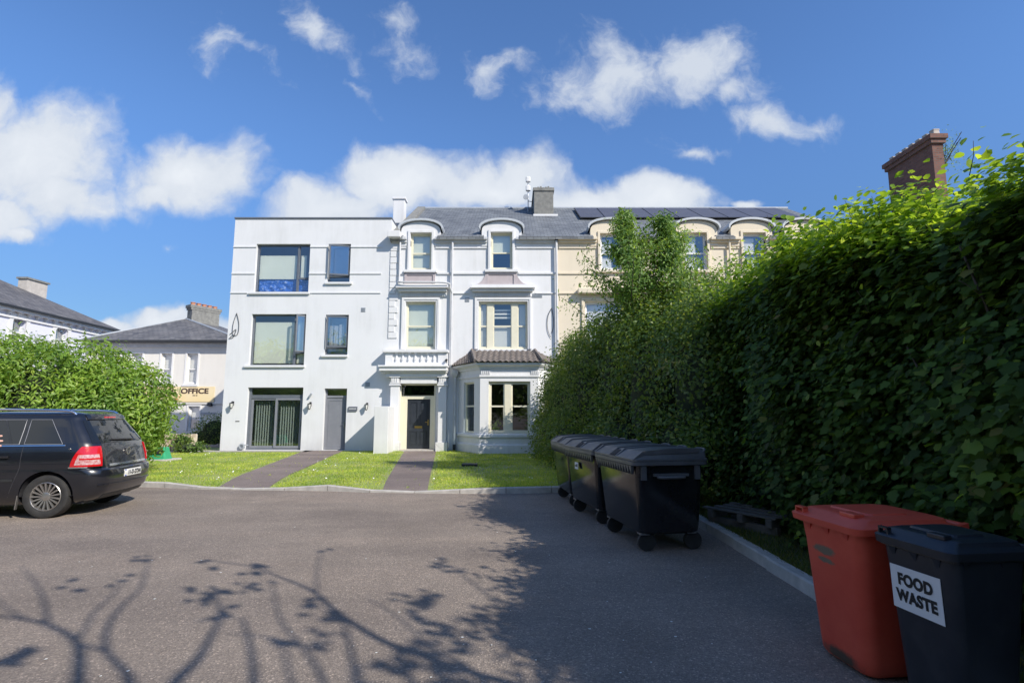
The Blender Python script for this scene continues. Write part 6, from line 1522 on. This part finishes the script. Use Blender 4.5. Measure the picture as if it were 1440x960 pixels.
sh_ells = [(3.6,9.6,1.9,1.1,1.3,1.85),(3.0,11.0,1.8,.95,1.2,2.0),(3.9,11.6,2.4,1.1,1.2,2.1),(2.75,12.8,2.3,.95,1.1,2.0),(3.5,13.6,2.3,1.1,1.2,2.1),(2.35,14.6,2.2,.95,1.2,1.95),(2.1,16.3,2.0,.95,1.1,1.95),(1.95,17.9,1.8,.95,1.0,1.75),
    (1.8,19.2,1.5,.9,.95,1.55),(1.75,20.1,1.0,.7,.6,1.1),(2.4,12,.8,.8,1.3,.9),(1.75,15.3,.8,.8,1.5,.9),(1.4,18.3,.8,.7,1.5,.95),(3.1,9.6,.9,.8,1.2,1.0)]
blobby('overgrown_shrubbery', 'overgrown tangle of mixed shrubs and ivy between the containers and the bay window', 'shrub', sh_ells, 13000, 11, .080, T_OVAL, 'shrub_leaf', .14, 8)
# laurel hedge on the left: rounded loaf, lower towards its right end
ells = [(-15.6,14.0,1.7,2.6,1.5,1.95),(-13.2,13.9,1.7,2.2,1.45,1.93),(-11.3,13.9,1.6,1.9,1.4,1.80),(-10.2,13.9,1.55,1.40,1.3,1.35),(-10.1,13.8,1.5,1.2,1.15,.95),(-12.9,13.9,.9,3.2,1.3,1.3)]
blobby('laurel_hedge', 'bright green laurel hedge behind the black car at the left', 'hedge', ells, 9500, 10, .135, T_LONG, 'laurel_leaf', .12, 31, corez=.68)
p = at(262, 622, 20.7); blobby('ground_ivy', 'low leafy plant sprawling in front of the low stone wall', 'plant', [(p.x,20.85,.25,.62,.3,.28),(p.x-.45,21.2,.5,.35,.3,.3)], 260, 7, .09, T_OVAL, 'shrub_leaf', .07, 33)
p = at(297, 605, 25.0); blobby('shaded_bush', 'grey green bush in the shade between the office building and the white extension', 'shrub', [(p.x,25.3,.7,.85,.6,.85),(p.x-.6,25.5,.45,.6,.5,.5)], 700, 8, .07, T_OVAL, 'shrub_leaf', .1, 34)

# bare-limbed tree standing behind the camera whose branches shade the tarmac
def shade_tree():
    root = wroot('overhanging_tree', (4.7,-2.9,.1)); tag(root, 'thin branching tree standing behind the viewer and throwing branch shadows over the tarmac', 'tree')
    rng = np.random.default_rng(77); TT = Vector((4.25,-2.5,4.0))
    tk = MB().tube([(4.7,-2.9,0),(4.68,-2.85,1.2),(4.5,-2.7,2.7),TT], [.13,.11,.10,.08], 10); tk.build('trunk', 'branch_bark', root, smooth='full')
    sd = TO_SUN/TO_SUN.z; HS = .80
    lines = [  # outline of each branch on the ground, then the height of its start and end, its thickness, and leaf bunches
        ([(110,1010),(110,960),(108,903),(67,878),(33,870),(-30,862)], 6.2, 6.9, .045, .012),
        ([(190,1010),(182,957),(173,940),(150,913),(152,880),(173,850),(197,827),(208,793)], 6.0, 6.8, .035, .008),
        ([(147,915),(110,903)], 6.3, 6.35, .018, .014), ([(112,895),(117,887),(133,860),(157,837),(173,818)], 6.3, 6.6, .018, .006),
        ([(67,878),(62,845),(50,820),(30,795)], 6.6, 6.8, .02, .006), ([(40,872),(10,855),(-5,840)], 6.7, 6.8, .015, .006),
        ([(215,1010),(247,957),(277,927),(293,900),(310,863),(300,833)], 5.8, 6.6, .040, .012),
        ([(357,1010),(357,960),(355,927),(347,887),(340,867)], 5.8, 6.4, .030, .012),
        ([(760,1000),(713,960),(670,947),(553,907),(503,880),(470,857),(443,833),(417,820),(383,807),(360,797),(290,787)], 5.4, 6.8, .045, .008),
        ([(445,835),(445,820),(447,793),(453,773)], 6.3, 6.6, .014, .005), ([(505,1000),(500,947),(493,913),(487,887),(480,865)], 5.8, 6.4, .024, .012),
        ([(755,1010),(760,957),(763,920),(753,887),(720,860),(687,837),(653,810),(637,797)], 5.4, 6.2, .028, .006),
        ([(700,985),(653,933),(610,913),(563,870),(517,840)], 5.6, 6.4, .022, .006), ([(470,1000),(450,947),(427,910),(400,880),(388,850),(383,815)], 5.8, 6.6, .022, .008),
        ([(420,1000),(405,940),(395,905),(360,893),(320,890)], 5.8, 6.5, .016, .006), ([(600,1000),(575,950),(560,915)], 5.6, 6.0, .026, .018)]
    br = MB()
    for pts, h0, h1, r0, r1 in lines:
        n_ = len(pts); P_ = [gz(a, b_, 0)+sd*HS*(h0+(h1-h0)*i/(n_-1)) for i, (a, b_) in enumerate(pts)]
        c_ = catmull(P_, 5); br.tube(c_, list(np.linspace(r0, r1, len(c_))), 7)
        if pts[0][1] >= 980:   # join to the top of the trunk
            s_ = P_[0]; j = catmull([TT, TT.lerp(s_, .5)+Vector((0,0,.25)), s_], 5); br.tube(j, list(np.linspace(.05, r0, len(j))), 7)
    br.build('limbs', 'branch_bark', root, smooth='full')
    bunch = [(208,780,10,9),(196,792,12,9),(172,815,10,10),(300,833,18,60),(285,828,10,12),(313,862,11,24),(360,797,14,22),(352,808,9,10),(367,824,11,18),(300,800,8,7),(290,787,8,6),(440,847,13,26),(470,865,14,30),(455,905,9,12),
        (587,850,22,50),(603,840,12,18),(653,868,11,14),(560,845,12,12),(605,905,34,90),(580,915,22,36),(640,900,16,20),(630,795,16,20),(645,803,12,12),(620,787,10,8),(722,914,10,8),(453,773,8,6),(545,925,20,26),(10,927,12,45),(24,920,8,14),
        (90,820,12,10),(110,830,10,8),(720,935,14,10),(400,905,12,14),(450,900,16,20),(640,960,25,40),(520,950,18,18)]
    P = []
    for a, b_, r_, k in bunch:
        g_ = gz(a, b_, 0); h = HS*rng.uniform(6.1, 6.7); sc_ = g_.y/F_PX*r_
        for _ in range(max(2, int(k*.34))): P.append(list(g_ + sd*(h+rng.normal(0,.05)) + Vector((rng.normal(0, sc_*.65), rng.normal(0, sc_*1.2), 0))))
    P = np.array(P); scatter('leaves', 'tree_leaf', root, P, np.tile([.4,-.4,.8], (len(P), 1)), rng.uniform(.08,.13,len(P)), T_LOBED, .3, .5, rng=rng)
shade_tree()

# unseen trees added behind the viewer to block sky light and fill reflections
for k, (x, y, h, r_) in enumerate(((-15,-12,8.5,4.2),(-8,-14,9.5,4.5),(-1.5,-15,8.0,3.8),(-20,-3,7.5,3.8),(-22,5,6.5,3.2))):
    blobby('sky_block_tree', 'round dark unseen tree added behind the viewer to block sky light', 'tree', [(x,y,h*.62,r_,r_*.9,h*.40),(x+1.5,y+.5,h*.45,r_*.8,r_*.8,h*.3),(x-1.6,y,h*.4,r_*.8,r_*.8,h*.3)], 900, 7, .34, T_RHOMB, 'tree_leaf', .3, 60+k, group='added unseen trees behind the viewer', corez=.8)
# ---------------------------------------------------------------- person at the left edge (only the fingertips reach into the picture)
def person():
    root = empty('person', (0,0,0)); root['world_built'] = 1; tag(root, 'person just outside the left edge whose bare fingertips reach in over the parked car', 'person')
    tipz = at(4, 620, 4.0); hx, hy, hz = tipz.x, 4.0, tipz.z      # fingertips
    bx, by = hx-.78, 4.15; root.location = (bx, by, 0)
    def skin(name, mat, verts, edges, rad, lvl=2):
        me = bpy.data.meshes.new(name); me.from_pydata([tuple(v_) for v_ in verts], edges, []); o = bpy.data.objects.new(name, me); COL.objects.link(o)
        md = o.modifiers.new('skin', 'SKIN'); 
        for i, r_ in enumerate(rad): me.skin_vertices[0].data[i].radius = (r_, r_) if not isinstance(r_, tuple) else r_
        me.skin_vertices[0].data[0].use_root = True
        s_ = o.modifiers.new('sub', 'SUBSURF'); s_.levels = lvl; s_.render_levels = lvl
        bpy.context.view_layer.update(); dg = bpy.context.evaluated_depsgraph_get(); nm = bpy.data.meshes.new_from_object(o.evaluated_get(dg)); bpy.data.objects.remove(o)
        nm.name = name; nm.materials.clear(); nm.materials.append(MATS[mat]); nm.polygons.foreach_set('use_smooth', [True]*len(nm.polygons))
        q = bpy.data.objects.new(name, nm); COL.objects.link(q); adopt(q, root); return q
    V = Vector; wr = V((hx-.175, hy, hz-.035)); el = V((bx+.36, by-.03, 1.12)); sh = V((bx+.17, by, 1.42))
    # body: pelvis root, spine, head, arms, legs in one surface
    v_ = [V((bx,by,.95)), V((bx,by,1.15)), V((bx,by,1.38)), V((bx,by,1.50)), V((bx,by-.01,1.62)), V((bx,by-.01,1.71)),
          sh, el, wr, V((bx-.17,by,1.42)), V((bx-.24,by+.02,1.14)), V((bx-.22,by-.1,.90)),
          V((bx+.09,by,.88)), V((bx+.10,by-.01,.50)), V((bx+.10,by+.02,.10)), V((bx+.10,by-.14,.05)),
          V((bx-.09,by,.88)), V((bx-.10,by-.01,.50)), V((bx-.10,by+.02,.10)), V((bx-.10,by-.14,.05))]
    e_ = [(0,1),(1,2),(2,3),(3,4),(4,5),(2,6),(6,7),(7,8),(2,9),(9,10),(10,11),(0,12),(12,13),(13,14),(14,15),(0,16),(16,17),(17,18),(18,19)]
    r_ = [.14,.125,.14,.06,.085,.09,.062,.045,.028,.062,.045,.03,.085,.06,.042,.035,.085,.06,.042,.035]
    body = skin('body', 'skin', v_, e_, r_)
    # shirt and trousers as slightly fuller shells of the same bones
    skin('shirt', 'cloth_blue', [v_[0]+V((0,0,.0)), v_[1], v_[2], v_[2]+V((0,0,.06)), v_[6], v_[6].lerp(v_[7],.9), v_[9], v_[9].lerp(v_[10],.9)], [(0,1),(1,2),(2,3),(2,4),(4,5),(2,6),(6,7)], [.165,.15,.165,.08,.085,.068,.085,.068])
    skin('trousers', 'cloth_denim', [v_[0], v_[12], v_[13], v_[14]+V((0,0,.05)), v_[16], v_[17], v_[18]+V((0,0,.05))], [(0,1),(1,2),(2,3),(0,4),(4,5),(5,6)], [.17,.11,.085,.07,.11,.085,.07])
    skin('shoes', 'wire_black', [v_[14]-V((0,0,.04)), v_[15]-V((0,0,.01))], [(0,1)], [.055,.045]); skin('shoes', 'wire_black', [v_[18]-V((0,0,.04)), v_[19]-V((0,0,.01))], [(0,1)], [.055,.045])
    skin('hair', 'hair_brown', [V((bx,by+.025,1.66)), V((bx,by+.02,1.75)), V((bx,by+.05,1.60))], [(0,1),(0,2)], [.10,.088,.07])
    MB().tube([(bx,by-.09,1.68),(bx,by-.125,1.645),(bx,by-.10,1.635)], [.010,.016,.008], 6).build('nose', 'skin', body, smooth=True)
    MB().disc((bx-.033,by-.098,1.69), 0, .010, -.006, 'y', 10).disc((bx+.033,by-.098,1.69), 0, .010, -.006, 'y', 10).build('eyes', 'ink_black', body)
    # hand: palm and five separate fingers, slightly spread and curled
    palm = skin('hand', 'skin', [wr, wr.lerp(V((hx,hy,hz)), .28), wr.lerp(V((hx,hy,hz)), .5)], [(0,1),(1,2)], [.027,(.022,.036),(.018,.040)])
    dirs = [(.0,.030,.034,.078,-.008),(.0,.010,.014,.086,.0),(.0,-.008,-.008,.080,.0),(.0,-.026,-.028,.064,-.01)]
    for (a, oz, ez, ln, cu) in dirs:
        b0 = wr.lerp(V((hx,hy,hz)), .42)+V((0,0,oz)); t1 = b0+V((ln*.5,-.004,ez*.45)); t2 = b0+V((ln*.8,.006,ez*.75)); t3 = b0+V((ln*1.05,.016,ez*.8))
        skin('finger', 'skin', [b0, t1, t2, t3], [(0,1),(1,2),(2,3)], [.0095,.0088,.0082,.0068])
    b0 = wr.lerp(V((hx,hy,hz)), .16)+V((0,-.012,.026)); skin('thumb', 'skin', [b0, b0+V((.022,-.018,.026)), b0+V((.045,-.022,.040)), b0+V((.062,-.018,.046))], [(0,1),(1,2),(2,3)], [.013,.0115,.0105,.0085])
person()
